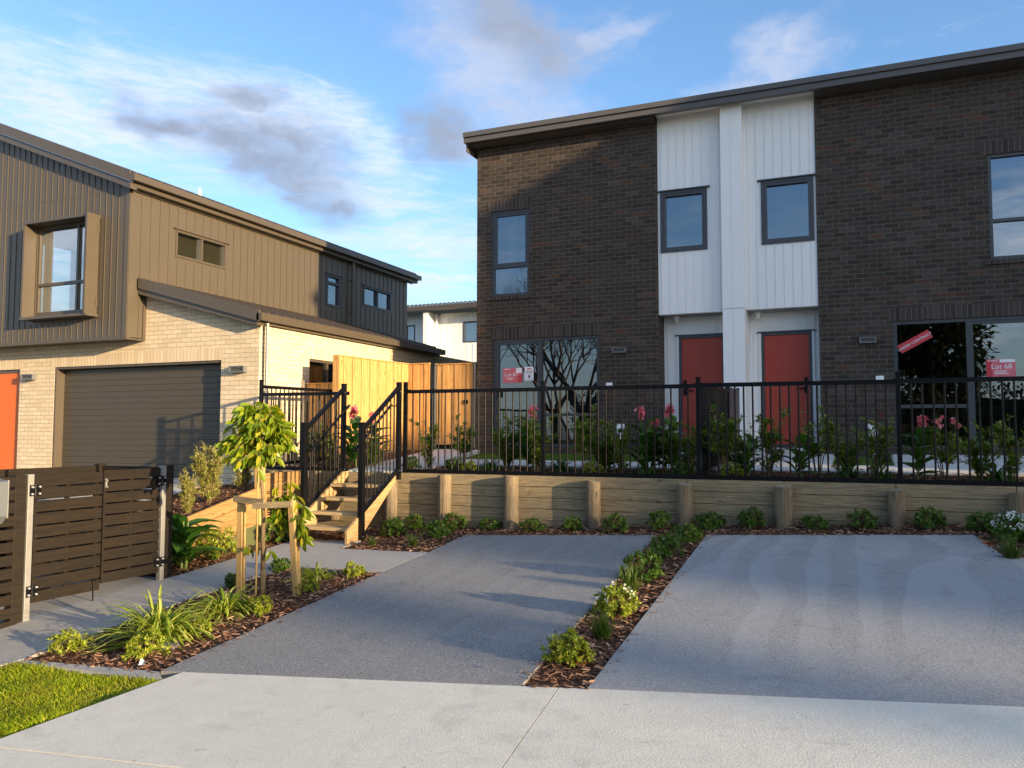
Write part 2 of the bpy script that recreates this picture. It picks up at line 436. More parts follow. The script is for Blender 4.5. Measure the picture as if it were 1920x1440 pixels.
def window(parent, fc, a0, a1, z0, z1, cells, d0=-.10, d1=-.025, fw=.055, sash=(), mat='grey_frame', glass='glass', name='window', flash=False, label=None):
    """cells: list of (a0,a1,z0,z1) in 0..1; sash: indices with an opening sash (second frame)"""
    mb = MB(); holes = []; W = a1-a0; H = z1-z0; panes = []
    for i, (u0, u1, w0, w1) in enumerate(cells):
        f0 = fw if u0 == 0 else fw*.42; f1 = fw if u1 == 1 else fw*.42
        g0 = fw if w0 == 0 else fw*.5; g1 = fw if w1 == 1 else fw*.5
        r = (a0+u0*W+f0, a0+u1*W-f1, z0+w0*H+g0, z0+w1*H-g1)
        holes.append(rect(*r)); panes.append(r)
    fc.wall(mb, rect(a0, a1, z0, z1), d0, d1, holes)
    for i in sash:
        r = panes[i]; s = .05
        fc.wall(mb, rect(*r), d0+.01, d1-.012, [rect(r[0]+s, r[1]-s, r[2]+s, r[3]-s)])
    if flash: fc.box(mb, a0-.06, a1+.06, d0, d1+.035, z1+.001, z1+.022)
    w = mb.build(name, M[mat], parent, label)
    BASE[w] = BASE[parent]
    for r in panes:
        g = MB(); fc.box(g, r[0]+.001, r[1]-.001, d0+.022, d0+.030, r[2]+.001, r[3]-.001)
        g.build('pane', M[glass], w)
    return w

def ribs(mb, fc, a0, a1, step, zb, zt, holes=(), w=.014, d=.012):
    a = a0+step*.5
    while a < a1-.02:
        b = zb(a) if callable(zb) else zb
        t = zt(a) if callable(zt) else zt
        spans = [(b, t)]
        for (h0, h1, k0, k1) in holes:
            if h0-.02 < a < h1+.02:
                ns = []
                for (p, q) in spans:
                    if k0 > p: ns.append((p, min(q, k0)))
                    if k1 < q: ns.append((max(p, k1), q))
                spans = ns
        for p, q in spans:
            if q-p > .02: fc.box(mb, a-w/2, a+w/2, 0, d, p, q)
        a += step
    return mb

# ---------------------------------------------------------------- ground and paving
def polyslab(mb, poly, zf, th, lift=0, mi=0):
    n = len(poly)
    tris = geometry.tessellate_polygon([[Vector((p[0], p[1], 0)) for p in poly]])
    vs = [(x, y, zf(x, y)+lift) for x, y in poly]+[(x, y, zf(x, y)+lift-th) for x, y in poly]
    fs = [tuple(t) for t in tris]+[tuple(i+n for i in reversed(t)) for t in tris]
    fs += [(i, (i+1) % n, n+(i+1) % n, n+i) for i in range(n)]
    mb.add(vs, fs, mi); return mb

def inside(poly, x, y):
    c = False; n = len(poly)
    for i in range(n):
        x0, y0 = poly[i]; x1, y1 = poly[i-1]
        if (y0 > y) != (y1 > y) and x < (x1-x0)*(y-y0)/(y1-y0)+x0: c = not c
    return c

def clampf(v, a, b): return max(a, min(b, v))
def gz(x, y):            # wide ground sheet under everything
    z = P(clampf(x, -13, 8), clampf(y, 0, 10.8))-.16
    if x < -8.4:
        z = max(z, drv(x, y)-.12) if y > 5 else z
    return z
def drv(x, y):           # raised drive and bed of the left-hand house
    f = clampf((y-7.9)/2.0, 0, 1)
    return P(max(x, -10), min(y, 7.9))*(1-f) + .80*f
mb = MB()
xs = [-420, -150, -60, -30, -20] + [-18+.5*i for i in range(61)] + [14, 18, 30, 60, 150, 420]
ys = [-420, -150, -60, -30, -14, -8, -4, -1] + [0+.5*i for i in range(24)] + [12.5, 16, 24, 40, 80, 200, 420]
vs = [(x, y, gz(x, y)) for y in ys for x in xs]
nx = len(xs)
mb.add(vs, [(j*nx+i, j*nx+i+1, (j+1)*nx+i+1, (j+1)*nx+i) for j in range(len(ys)-1) for i in range(nx-1)])
struct(mb, 'ground', M['ground'], 'earth under and around the two houses', fix=False)

# footpath along the street, two rows of slabs with open joints
EA, EB = (-4.70, 4.655), (9.0, 5.965)
def ey(x): return 4.75+(x+4.91)*.0871
def jx(y): return -1.805+(4.944-y)*.088
g = .0035
mb = MB()
for (xa, xb) in ((None, -1), (1, 9.0)):
    if xa is None:
        polyslab(mb, [(-4.70, ey(-4.70)-g), (jx(4.94)-g, ey(jx(4.94))-g), (jx(3.55)-g, 3.56), (-4.95, 3.42)], P, .12)
        polyslab(mb, [(-4.955, 3.41), (jx(3.55)-g, 3.55), (jx(1.0)-g, 1.0), (-5.5, 1.0)], P, .12)
    else:
        polyslab(mb, [(jx(4.94)+g, ey(jx(4.94))-g), (9, ey(9)-g), (9, 4.6), (jx(3.55)+g, 3.56)], P, .12)
        polyslab(mb, [(jx(3.55)+g, 3.55), (9, 4.59), (9, 1.0), (jx(1.0)+g, 1.0)], P, .12)
struct(mb, 'footpath', M['footpath'], 'pale concrete footpath crossing the front of both parking bays', 'footpath')
mb = MB(); polyslab(mb, [(-60, .6), (60, .6), (60, -7.5), (-60, -7.5)], lambda x, y: P(clampf(x, -13, 8), 0)-.13, .1)
struct(mb, 'road', M['asphalt'], 'asphalt street in front of the footpath', 'road')

BAYL = [(-4.93, ey(-4.93)), (-2.06, 4.995), (-2.375, 10.245), (-5.06, 10.25), (-4.985, 9.09), (-6.47, 9.285), (-6.50, 9.85), (-7.66, 9.95), (-7.66, 4.0), (-6.62, 3.9), (-6.42, 4.76), (-6.545, 7.4), (-6.50, 8.17), (-5.0, 8.02)]
# left bay itself, then the grey path of the stairs (butted 6 mm apart)
mb = MB(); polyslab(mb, [(-4.905, ey(-4.905)), (-2.06, 4.995), (-2.375, 10.245), (-5.06, 10.25), (-5.0, 9.085), (-5.003, 8.02)], P, .12)
struct(mb, 'parking_bay', M['bay'], 'left concrete parking bay beside the staked tree', 'parking bay')
RBAY = [(-1.62, 4.985), (.95, 5.255), (3.5, ey(3.5)), (3.5, 5.7), (1.52, 5.6), (1.332, 8.57), (1.127, 10.23), (-1.748, 10.241)]
mb = MB(); polyslab(mb, [(-1.62, 5.04), (1.56, ey(1.56)), (1.332, 8.57), (1.127, 10.23), (-1.748, 10.241)], P, .12)
struct(mb, 'parking_bay', M['bay_smooth'], 'right concrete parking bay with curved pale drying marks', 'parking bay')
mb = MB(); polyslab(mb, [(-7.66, 9.95), (-7.66, 7.58), (-9.0, 7.58), (-9.0, 5.66), (-7.66, 5.60), (-7.66, 3.6), (-6.75, 3.6), (-6.43, 4.76), (-6.545, 7.4), (-6.42, 8.17), (-5.012, 8.02), (-5.012, 9.083), (-6.47, 9.285), (-6.50, 9.86)], P, .12)
struct(mb, 'path', M['path'], 'grey concrete path from the slatted gates to the timber steps', 'path')
mb = MB(); polyslab(mb, [(1.20, 9.09), (1.345, 8.42), (6, 8.42), (6, 9.09)], P, .12, -.004)
struct(mb, 'path', M['path'], 'grey concrete path leaving the right parking bay', 'path')

# bark-mulched beds (lie a little under the paving)
BEDS = {
 'left bed of the staked tree': [(-6.44, 4.70), (-4.90, 4.70), (-4.99, 8.03), (-6.46, 8.17), (-6.55, 7.4)],
 'strip between the two parking bays': [(-2.07, 4.98), (-1.61, 5.02), (-1.75, 10.26), (-2.38, 10.26)],
 'bed along the foot of the retaining wall': [(-6.49, 9.27), (-4.99, 9.08), (-5.07, 10.23), (1.12, 10.22), (1.20, 9.08), (5, 9.08), (5, 10.95), (-6.49, 10.95)],
 'bed beside the path under the timber edging': [(-8.32, 7.62), (-7.65, 7.62), (-7.65, 11.2), (-8.32, 11.2)],
 'bed right of the right bay': [(1.55, 5.7), (5, 6.0), (5, 8.43), (1.34, 8.43)],
 'bark under the steps': [(-7.66, 9.9), (-6.48, 9.8), (-6.48, 10.98), (-7.66, 10.98)],
}
rnd = random.Random(5)
def bedsurf(poly, zf, step=.09, amp=.018):
    mb = MB()
    x0 = min(p[0] for p in poly); x1 = max(p[0] for p in poly); y0 = min(p[1] for p in poly); y1 = max(p[1] for p in poly)
    polyslab(mb, poly, zf, .10, -.022)
    return mb
def chips(mb, poly, zf, dens, rnd, smin=.025, smax=.075, lift=-.018):
    x0 = min(p[0] for p in poly); x1 = max(p[0] for p in poly); y0 = min(p[1] for p in poly); y1 = max(p[1] for p in poly)
    n = int((x1-x0)*(y1-y0)*dens)
    for _ in range(n):
        x = rnd.uniform(x0, x1); y = rnd.uniform(y0, y1)
        if not inside(poly, x, y): continue
        L = rnd.uniform(smin, smax)*.5; W = L*rnd.uniform(.14, .38); a = rnd.uniform(0, 2*pi)
        d = Vector((cos(a), sin(a), rnd.uniform(-.35, .35))); s = Vector((-sin(a), cos(a), rnd.uniform(-.5, .5)))
        c = Vector((x, y, zf(x, y)+lift+rnd.uniform(.003, .03)))
        u = Vector((0, 0, 1))*W*.5
        mb.add([c-d*L-s*W, c+d*L*rnd.uniform(.7, 1)-s*W*.6, c+d*L+s*W*.7, c-d*L*.8+s*W, ],
               [(0, 1, 2, 3)])
mbc = MB()
for nm, poly in BEDS.items():
    struct(bedsurf(poly, P), 'garden_bed', M['mulch'], 'bark-mulched '+nm, 'garden bed')
    chips(mbc, poly, P, 900, rnd)
RAISED = [(-9.75, 7.62), (-8.33, 7.62), (-8.36, 10.0), (-8.36, 11.3), (-9.75, 11.3)]
def rz(x, y):
    if y < 8.3:
        f = clampf((y-7.55)/.75, 0, 1); return (P(max(x, -9), y)-.02)*(1-f)+.47*f
    return clampf(.44+.205*(y-8.15), .15, .82)
mb = MB(); polyslab(mb, [(-9.75, 7.6), (-8.31, 7.6), (-8.31, 8.3), (-9.75, 8.3)], rz, .3, -.03); polyslab(mb, [(-9.75, 8.301), (-8.36, 8.301), (-8.36, 10.0), (-9.75, 10.0)], rz, .3, -.03)
polyslab(mb, [(-9.75, 10.001), (-8.36, 10.001), (-8.36, 11.3), (-9.75, 11.3)], rz, .3, -.03)
struct(mb, 'garden_bed', M['mulch'], 'raised bark bed above the sloping timber edging', 'garden bed')
chips(mbc, RAISED, rz, 600, rnd, lift=-.02)
TB = [(-6.4, 11.02), (6, 11.02), (6, 12.25), (-6.4, 12.25)]
TB2 = [(-9.2, 11.02), (-7.62, 11.02), (-8.6, 15.5), (-9.05, 15.5)]
mb = MB(); polyslab(mb, [(-9.3, 10.97), (7, 10.97), (7, 40), (-9.3, 40)], T, 1.2, -.06)
struct(mb, 'terrace', M['turf'], 'raised grass terrace between the retaining wall and the brick house', 'terrace')
for k, (poly, lb) in enumerate(((TB, 'planted terrace bed behind the black fence'), (TB2, 'planted terrace bed along the tall pine fence'))):
    mb = MB(); polyslab(mb, poly, T, .05, -.012)
    struct(mb, 'garden_bed', M['mulch'], lb, 'garden bed'); chips(mbc, poly, T, 420, rnd, lift=-.006)
for (xa, ya, xb, yb, n) in ((-1.60, 5.1, -1.72, 10.2, 90), (-2.08, 5.1, -2.39, 10.2, 60), (-4.88, 4.8, -4.97, 8.0, 80), (-5.0, 10.22, -2.4, 10.22, 50), (-1.7, 10.22, 1.1, 10.22, 60), (-4.96, 9.1, -5.03, 10.2, 30)):
    sx_ = 1 if xa > -1.65 or xa < -4.5 else -1
    for _ in range(n):       # chips kicked on to the paving
        f = rnd.random(); off = abs(rnd.gauss(0, .05)); x = xa+(xb-xa)*f; y = ya+(yb-ya)*f
        if abs(yb-ya) > .5: x += off*sx_
        else: y -= off
        L = rnd.uniform(.008, .026); a = rnd.uniform(0, 6.3); c = Vector((x, y, P(x, y)+.006)); d = Vector((cos(a), sin(a), rnd.uniform(-.1, .1)))*L; s_ = Vector((-sin(a), cos(a), .2))*L*.3
        mbc.add([c-d-s_, c+d-s_*.6, c+d+s_*.7, c-d*.8+s_], [(0, 1, 2, 3)])
tag(mbc.build('bark_mulch', M['chip'], None, fix=False), 'loose brown bark chips spread over all the garden beds', 'bark mulch', kind='stuff')
mb = MB()
polyslab(mb, [(-7.55, 11.02), (-6.43, 11.02), (-6.43, 12.3), (-6.9, 13.4), (-7.45, 15.9), (-8.6, 15.9)], T, .08, .006)
struct(mb, 'path', M['patio'], 'pale concrete path from the top of the steps to the pine gate', 'path')
mb = MB(); polyslab(mb, [(-6.42, 12.3), (6, 12.3), (6, 13.3), (-6.86, 13.4)], T, .08, .006)
polyslab(mb, [(-3.4, 13.31), (-.4, 13.31), (-.4, 15.6), (-3.4, 15.6)], T, .08, .006)
polyslab(mb, [(.5, 13.31), (4, 13.31), (4, 15.6), (.5, 15.6)], T, .08, .006)
struct(mb, 'patio', M['patio'], 'pale concrete paving in front of the brick house', 'patio')
mb = MB(); polyslab(mb, [(-19, 4.0), (-9.76, 4.0), (-9.76, 7.9), (-19, 7.9)], lambda x, y: P(max(x, -10), min(y, 7.9)), .15)
polyslab(mb, [(-19, 7.901), (-9.76, 7.901), (-9.76, 9.9), (-19, 9.9)], drv, .15)
polyslab(mb, [(-19, 9.901), (-9.76, 9.901), (-9.76, 12.3), (-19, 12.3)], drv, .15)
struct(mb, 'driveway', M['path'], 'concrete drive of the left house behind the slatted enclosure', 'driveway')

# lawn
LAWN = [(-9, 2.0), (-5.27, 2.0), (-4.985, 3.45), (-4.735, 4.60), (-6.44, 4.69), (-6.76, 3.59), (-7.67, 3.5), (-9, 3.4)]
mb = MB(); polyslab(mb, LAWN, P, .1, -.03)
struct(mb, 'lawn', M['turf'], 'grass verge at the left of the footpath', 'lawn')
mb = MB(); polyslab(mb, [(-6.44, 4.695), (-4.74, 4.61), (-4.915, 4.745), (-6.43, 4.755)], P, .1, -.004)
struct(mb, 'kerb', M['path'], 'narrow concrete edging between the lawn and the bark bed', 'kerb')
rnd = random.Random(8); mb = MB()
for _ in range(52000):
    x = rnd.uniform(-7.7, -4.72); y = rnd.uniform(2.6, 4.68)
    if not inside(LAWN, x, y): continue
    h = rnd.uniform(.022, .062)*(.8+.5*sin(x*5+1)*sin(y*7)); a = rnd.uniform(0, 2*pi); w = rnd.uniform(.0018, .0035)
    b = Vector((x, y, P(x, y)-.03)); s = Vector((cos(a), sin(a), 0))*w; l = Vector((rnd.uniform(-.6, .6), rnd.uniform(-.6, .6), 1))*h
    m_ = b+l*.55; tpt = b+l+Vector((l.x, l.y, -.25*h))*.6
    mb.add([b-s, b+s, m_+s*.8, m_-s*.8, tpt], [(0, 1, 2, 3), (3, 2, 4)])
tag(mb.build('grass', M['grass'], None, fix=False), 'short bright green grass blades of the verge', 'grass', kind='stuff')

# ---------------------------------------------------------------- dark brick house
YH = 15.71
RH = thing('brick_house', 'dark brick two-storey duplex with white cladding between its two brick fronts and two red doors', 'house', (-2.1, YH, 1.2))
fr = Face('y', YH)
W_UL = (-7.165, -6.288, 4.575, 6.405); S_L = (-7.105, -4.775, 1.39, 3.645)
mb = MB()
fr.wall(mb, [(-7.50, 1.0), (-3.56, 1.0), (-3.56, 7.86), (-7.50, 7.80)], -.12, 0, [rect(*W_UL), rect(*S_L)])
mb.box(-7.50, -7.38, YH+.121, 25, 1.0, 7.8)                     # left flank
mb.box(-3.68, -3.56, YH+.121, YH+.55, 1.0, 3.98)                # return into the porch
mb.build('wall', M['brick_dark'], RH, 'dark brick front left of the white cladding')
W_UR = (2.125, 3.7, 4.605, 6.415); S_R = (.60, 3.4, 1.40, 3.635)
mb = MB()
fr.wall(mb, [(-.62, 1.0), (6.5, 1.0), (6.5, 8.0), (-.62, 7.90)], -.12, 0, [rect(*W_UR), rect(*S_R)])
mb.box(-.62, -.50, YH+.121, YH+.55, 1.0, 3.98)
mb.box(6.38, 6.5, YH+.121, 25, 1.0, 8.0)
mb.build('wall', M['brick_dark'], RH, 'dark brick front right of the white cladding')
mb = MB(); mb.box(-7.37, 6.37, 24.9, 25, 1.0, 7.8); mb.build('rear_wall', M['brick_dark'], RH)
# soldier courses and brick sills
for (a0, a1, z, h) in ((-7.25, -6.22, 6.407, .235), (-7.17, -4.70, 3.647, .235), (2.03, 3.8, 6.417, .235), (.53, 3.5, 3.637, .235)):
    mb = MB(); fr.box(mb, a0, a1, -.10, .004, z, z+h); mb.build('lintel', M['brick_dark_soldier'], RH)
for (a0, a1, z) in ((-7.25, -6.22, 4.49), (2.03, 3.8, 4.52)):
    mb = MB(); fr.box(mb, a0, a1, -.10, .035, z, z+.078); mb.build('sill', M['brick_dark_soldier'], RH)
# rooms behind the glass
mb = MB()
mb.box(-7.37, 6.37, 19.2, 19.3, 1.2, 7.7); mb.box(-7.37, 6.37, YH+.14, 19.2, 3.98, 4.10); mb.box(-7.37, 6.37, YH+.14, 19.2, 1.25, 1.36)
mb.box(-7.37, 6.37, YH+.14, 19.2, 7.62, 7.72); mb.box(-4.4, -4.3, YH+.14, 19.2, 1.37, 3.97); mb.box(.3, .4, YH+.14, 19.2, 1.37, 3.97); mb.box(1.9, 2.0, YH+.14, 19.2, 4.11, 7.6)
mb.box(-5.4, -5.3, YH+.14, 19.2, 4.11, 7.6)
mb.build('inner_wall', M['room'], RH)
mb = MB()
for i in range(8):
    x = -7.02+i*.035; mb.box(x, x+.03, YH+.16+.02*(i % 2), YH+.19+.02*(i % 2), 1.40, 3.6)
mb.box(-6.74, -6.62, YH+.6, YH+.66, 1.40, 3.6); mb.box(-6.98, -6.80, YH+.5, YH+.56, 4.12, 6.9)
mb.build('curtain', M['curtain'], RH)
# windows
window(RH, fr, *W_UL, [(0, 1, 0, .345), (0, 1, .345, 1)], sash=(1,), d0=-.11, d1=-.03)
window(RH, fr, *W_UR, [(0, .5, 0, .37), (.5, 1, 0, .37), (0, .5, .37, 1), (.5, 1, .37, 1)], d0=-.11, d1=-.03)
dw = window(RH, fr, *S_L, [(0, .455, 0, 1), (.455, 1, 0, .29), (.455, 1, .29, 1)], sash=(0,), d0=-.11, d1=-.03, fw=.06, glass='glass_dark', name='sliding_door', label='sliding glass door of the left unit')
mb = MB(); fr.box(mb, -6.995, -6.965, -.03, .03, 2.42, 2.62); mb.build('handle', M['black_metal'], dw)
window(RH, fr, *S_R, [(0, .412, 0, .33), (0, .412, .33, 1), (.412, 1, 0, 1)], sash=(2,), d0=-.11, d1=-.03, fw=.06, glass='glass_dark', name='sliding_door', label='sliding glass door of the right unit')
# white cladding: upper panels, fin column, porch
up = Face('y', YH+.03)
W1 = (-3.505, -2.595, 5.205, 6.418); W2 = (-1.592, -.659, 5.197, 6.408)
mb = MB()
up.wall(mb, [(-3.557, 3.985), (-2.30, 3.985), (-2.30, 7.93), (-3.557, 7.93)], -.10, 0, [rect(*W1)])
ribs(mb, up, -3.557, -2.30, .158, 3.99, 7.92, [W1])
mb.box(-3.555, -2.30, YH+.132, YH+.55, 3.985, 4.02)
mb.build('cladding', M['white'], RH)
mb = MB()
up.wall(mb, [(-1.90, 3.99), (-.623, 3.99), (-.623, 7.93), (-1.90, 7.93)], -.10, 0, [rect(*W2)])
ribs(mb, up, -1.90, -.623, .158, 3.995, 7.92, [W2])
mb.box(-1.90, -.625, YH+.132, YH+.55, 3.99, 4.025)
mb.build('cladding', M['white'], RH)
window(RH, up, *W1, [(0, 1, 0, 1)], sash=(0,), d0=-.08, d1=.025, fw=.05, flash=True)
window(RH, up, *W2, [(0, 1, 0, 1)], sash=(0,), d0=-.08, d1=.025, fw=.05, flash=True)
mb = MB()
mb.box(-2.298, -1.902, YH-.19, YH+.14, 4.001, 7.93); mb.box(-2.298, -1.902, YH-.19, YH+.55, 1.25, 3.992)
cf = Face('y', YH-.19)
for (z0, z1) in ((1.25, 3.99), (4.003, 7.90)): cf.box(mb, -2.106, -2.096, 0, .007, z0, z1)
mb.build('column', M['white'], RH)
# porch wall, doors
pf = Face('y', YH+.50)
D1 = (-3.26, -2.37, 1.40, 3.60); D2 = (-1.68, -.77, 1.40, 3.59)
mb = MB()
for D, a0, a1 in ((D1, -3.557, -2.30), (D2, -1.90, -.623)):
    pf.wall(mb, rect(a0, a1, 1.30, 3.99), -.06, 0, [rect(*D)])
    ribs(mb, pf, a0, a1, .158, 1.32, 3.98, [(D[0]-.05, D[1]+.05, D[2], D[3]+.04)])
    pf.box(mb, D[0]-.05, D[0]-.001, 0, .022, 1.32, D[3]); pf.box(mb, D[1]+.001, D[1]+.05, 0, .022, 1.32, D[3])
mb.build('porch_wall', M['white'], RH)
for D in (D1, D2):
    mb = MB(); pf.wall(mb, rect(D[0], D[1], D[2], D[3]), -.05, .028, [rect(D[0]+.05, D[1]-.05, D[2]+.06, D[3]-.05)])
    pf.box(mb, D[0]-.07, D[1]+.07, 0, .05, D[3]+.001, D[3]+.025)
    mb.build('door_frame', M['grey_frame'], RH)
    mb = MB(); pf.box(mb, D[0]+.052, D[1]-.052, -.04, .0, D[2]+.062, D[3]-.052)
    d = mb.build('door', M['red_door'], RH)
    hx = D[0]+.115 if D is D1 else D[1]-.115; sg = 1 if D is D1 else -1
    mb = MB(); pf.box(mb, hx-.03, hx+.03, .0, .025, 2.42, 2.72); pf.box(mb, hx, hx+sg*.16, .03, .05, 2.50, 2.525); pf.box(mb, hx-.012, hx+.012, .02, .05, 2.50, 2.525)
    mb.build('handle', M['black_metal'], d)
mb = MB(); mb.box(-3.5, -2.32, YH-.05, YH+.5, 1.28, 1.395); mb.box(-1.88, -.66, YH-.05, YH+.5, 1.28, 1.395)
mb.build('doorstep', M['patio'], RH)
for x in (-3.28, -1.72):
    mb = MB(); mb.tube((x, YH+.36, 3.98), (x, YH+.36, 3.94), .06, .06, 14); mb.tube((x, YH+.36, 3.94), (x, YH+.36, 3.86), .045, .03, 12)
    mb.build('porch_light', M['white_plastic'], RH)
# roof: fascia, gutter lip, soffit, verge
def zr(x): return 8.035+(x+7.6)*.0015
mb = MB()
mb.prism([(-7.63, 8.065), (6.8, 8.085), (6.8, 7.985), (-7.63, 7.965)], 'y', 15.255, 15.42)     # gutter
mb.prism([(-7.628, 7.962), (6.8, 7.982), (6.8, 7.872), (-7.628, 7.852)], 'y', 15.295, 15.42)   # fascia board under it
mb.box(-7.628, -7.60, 15.421, 25.3, 7.70, 8.02)
r = mb.build('gutter', M['fascia'], RH)
mb = MB(); mb.hexa([(-7.63, 15.43, 7.97), (6.8, 15.43, 7.99), (6.8, 25.3, 7.6), (-7.63, 25.3, 7.58)], [(-7.63, 15.43, 8.075), (6.8, 15.43, 8.095), (6.8, 25.3, 7.7), (-7.63, 25.3, 7.68)])
mb.build('roof', M['fascia'], RH)
mb = MB(); mb.box(-7.595, -3.565, 15.421, YH+.02, 7.83, 7.846); mb.box(-.615, 6.8, 15.421, YH+.02, 7.85, 7.866); mb.box(-7.595, -7.505, YH+.021, 24, 7.82, 7.836)
mb.build('soffit', M['fascia'], RH, 'grey soffit over the brick')
mb = MB(); mb.box(-3.56, -.62, 15.421, YH+.14, 7.93, 7.945)
mb.build('soffit', M['soffit'], RH, 'white soffit over the white cladding')
# louvred wall lights, meter boxes, taps
def louvre(parent, fc, a0, a1, z0, z1, d=.10):
    mb = MB(); fc.wall(mb, rect(a0, a1, z0, z1), d-.02, d, [rect(a0+.03, a1-.03, z0+.02, z1-.02)])
    fc.box(mb, a0, a1, 0, .03, z0, z1); fc.box(mb, a0, a1, .031, d-.021, z1-.015, z1); fc.box(mb, a0, a1, .031, d-.021, z0, z0+.012)
    fc.box(mb, a0, a0+.012, .031, d-.021, z0+.013, z1-.016); fc.box(mb, a1-.012, a1, .031, d-.021, z0+.013, z1-.016)
    h = (z1-z0-.04)/3
    for i in range(3):
        z = z0+.022+h*i; q = fc.pt
        fc.box(mb, a0+.031, a1-.031, d-.035, d-.012, z, z+h*.45)
    o = mb.build('wall_light', M['grey_plastic'], parent)
louvre(RH, fr, -4.48, -4.20, 3.262, 3.370); louvre(RH, fr, .05, .325, 3.262, 3.370)
for (x, z) in ((-4.56, 2.63), (.365, 2.635)):
    mb = MB(); fr.box(mb, x-.065, x+.065, 0, .03, z-.045, z+.045); fr.box(mb, x-.03, x+.03, .0301, .036, z-.022, z+.022); mb.build('outdoor_socket', M['white_plastic'], RH, bevel=.004)
for (x, z) in ((-4.385, 1.765), (.19, 1.79)):
    mb = MB(); mb.tube(fr.pt(x-.0, 0, z), fr.pt(x, .03, z), .05, .05, 18); mb.tube(fr.pt(x, .03, z), fr.pt(x, .09, z), .014, .014, 10); mb.tube(fr.pt(x, .085, z+.01), fr.pt(x, .085, z-.07), .010, .012, 10)
    mb.build('garden_tap', M['white_plastic'], RH, smooth=False)
for (x, z) in ((-4.32, 1.30), (.24, 1.28)):
    mb = MB(); fr.box(mb, x-.07, x+.07, .0, .06, z+.35, z+.55); mb.tube(fr.pt(x+.0, .03, z-.2), fr.pt(x, .03, z+.35), .022, .022, 10)
    mb.build('meter_box', M['white_plastic'], RH)

# notices on the glass (each a thing of its own)
def textmesh(txt, size, loc, mat, parent, rot=0, name='lettering'):
    cu = bpy.data.curves.new(name, 'FONT'); cu.body = txt; cu.size = size; cu.align_x = 'CENTER'; cu.align_y = 'CENTER'; cu.extrude = .0006
    o = bpy.data.objects.new(name, cu); COL.objects.link(o)
    dg = bpy.context.evaluated_depsgraph_get(); me = bpy.data.meshes.new_from_object(o.evaluated_get(dg))
    bpy.data.objects.remove(o); bpy.data.curves.remove(cu)
    me.transform(Matrix.Rotation(rot, 4, 'Y') @ Matrix.Rotation(pi/2, 4, 'X'))
    me.transform(Matrix.Translation(Vector(loc)-BASE[parent]))
    me.materials.clear(); me.materials.append(M[mat])
    n = bpy.data.objects.new(name, me); COL.objects.link(n); n.parent = parent
    return n
YS = YH+.065                     # just in front of the panes
def board(name, label, cat, cx, cz, w, h, mat, rot=0, y=YS):
    t = thing(name, label, cat, (cx, y, cz))
    R = Matrix.Rotation(rot, 4, 'Y')
    c = [R @ Vector((sx*w/2, 0, sz*h/2)) for sx, sz in ((-1, -1), (1, -1), (1, 1), (-1, 1))]
    mb = MB(); o = Vector((cx, y, cz))
    mb.add([o+p for p in c]+[o+p+Vector((0, .004, 0)) for p in c], [(0, 1, 2, 3), (7, 6, 5, 4), (0, 4, 5, 1), (1, 5, 6, 2), (2, 6, 7, 3), (3, 7, 4, 0)])
    mb.build('panel', M[mat], t); return t
s1 = board('window_sign', 'pink and red sign reading Lot 67 on the left sliding door', 'sign', -6.69, 2.885, .44, .31, 'sign_pink')
textmesh('Lot 67', .115, (-6.72, YS-.003, 2.90), 'sign_white', s1)
mb = MB(); mb.box(-6.61, -6.475, YS-.003, YS-.0005, 2.93, 3.035); mb.build('corner_tab', M['sign_white'], s1)
for (x0, x1, z) in ((-6.88, -6.74, 3.01), (-6.83, -6.66, 2.82), (-6.80, -6.70, 2.795)):
    mb = MB(); mb.box(x0, x1, YS-.003, YS-.0005, z, z+.012); mb.build('print_line', M['sign_white'], s1)
mb = MB(); mb.prism([(-6.60, 2.745), (-6.48, 2.745), (-6.48, 2.90), (-6.60, 2.86), (-6.53, 2.82)], 'y', YS-.0028, YS-.0006); mb.build('emblem', M['sign_red'], s1)
s2 = board('window_notice', 'white paper notice beside the Lot 67 sign', 'notice', -6.315, 2.91, .20, .29, 'sign_white')
mb = MB(); mb.box(-6.36, -6.27, YS-.003, YS-.0005, 3.00, 3.022); mb.build('heading', M['sign_red'], s2)
for i, z in enumerate((2.965, 2.952, 2.93, 2.905)):
    mb = MB(); mb.box(-6.39, -6.24, YS-.003, YS-.0005, z, z+.006); mb.build('print_line', M['lid'], s2)
mb = MB(); mb.tube((-6.31, YS-.003, 2.85), (-6.31, YS-.0005, 2.85), .032, .032, 18); mb.build('emblem', M['lid'], s2)
mb = MB(); mb.box(-6.39, -6.24, YS-.003, YS-.0005, 2.79, 2.798); mb.build('print_line', M['lid'], s2)
a = atan2(.27, .49)
s3 = board('contract_sticker', 'slanted red sticker reading UNDER CONTRACT on the right window', 'sticker', .94, 3.27, .56, .155, 'sign_red', -a)
textmesh('UNDER CONTRACT', .066, (.94, YS-.003, 3.265), 'sign_white', s3, -a)
s4 = board('window_sign', 'red and white sign reading Lot 68 on the far right sliding door', 'sign', 2.225, 2.765, .43, .30, 'sign_pink')
mb = MB(); mb.box(2.012, 2.10, YS-.0025, YS-.0004, 2.617, 2.913); mb.build('red_band', M['sign_red'], s4)
textmesh('Lot 68', .115, (2.235, YS-.004, 2.79), 'sign_white', s4)
mb = MB(); mb.box(2.21, 2.435, YS-.0025, YS-.0004, 2.862, 2.912); mb.build('corner_tab', M['sign_white'], s4)
for (x0, x1, z) in ((2.03, 2.18, 2.885), (2.13, 2.32, 2.715), (2.13, 2.30, 2.69), (2.13, 2.34, 2.665)):
    mb = MB(); mb.box(x0, x1, YS-.003, YS-.0005, z, z+.010); mb.build('print_line', M['sign_white'], s4)

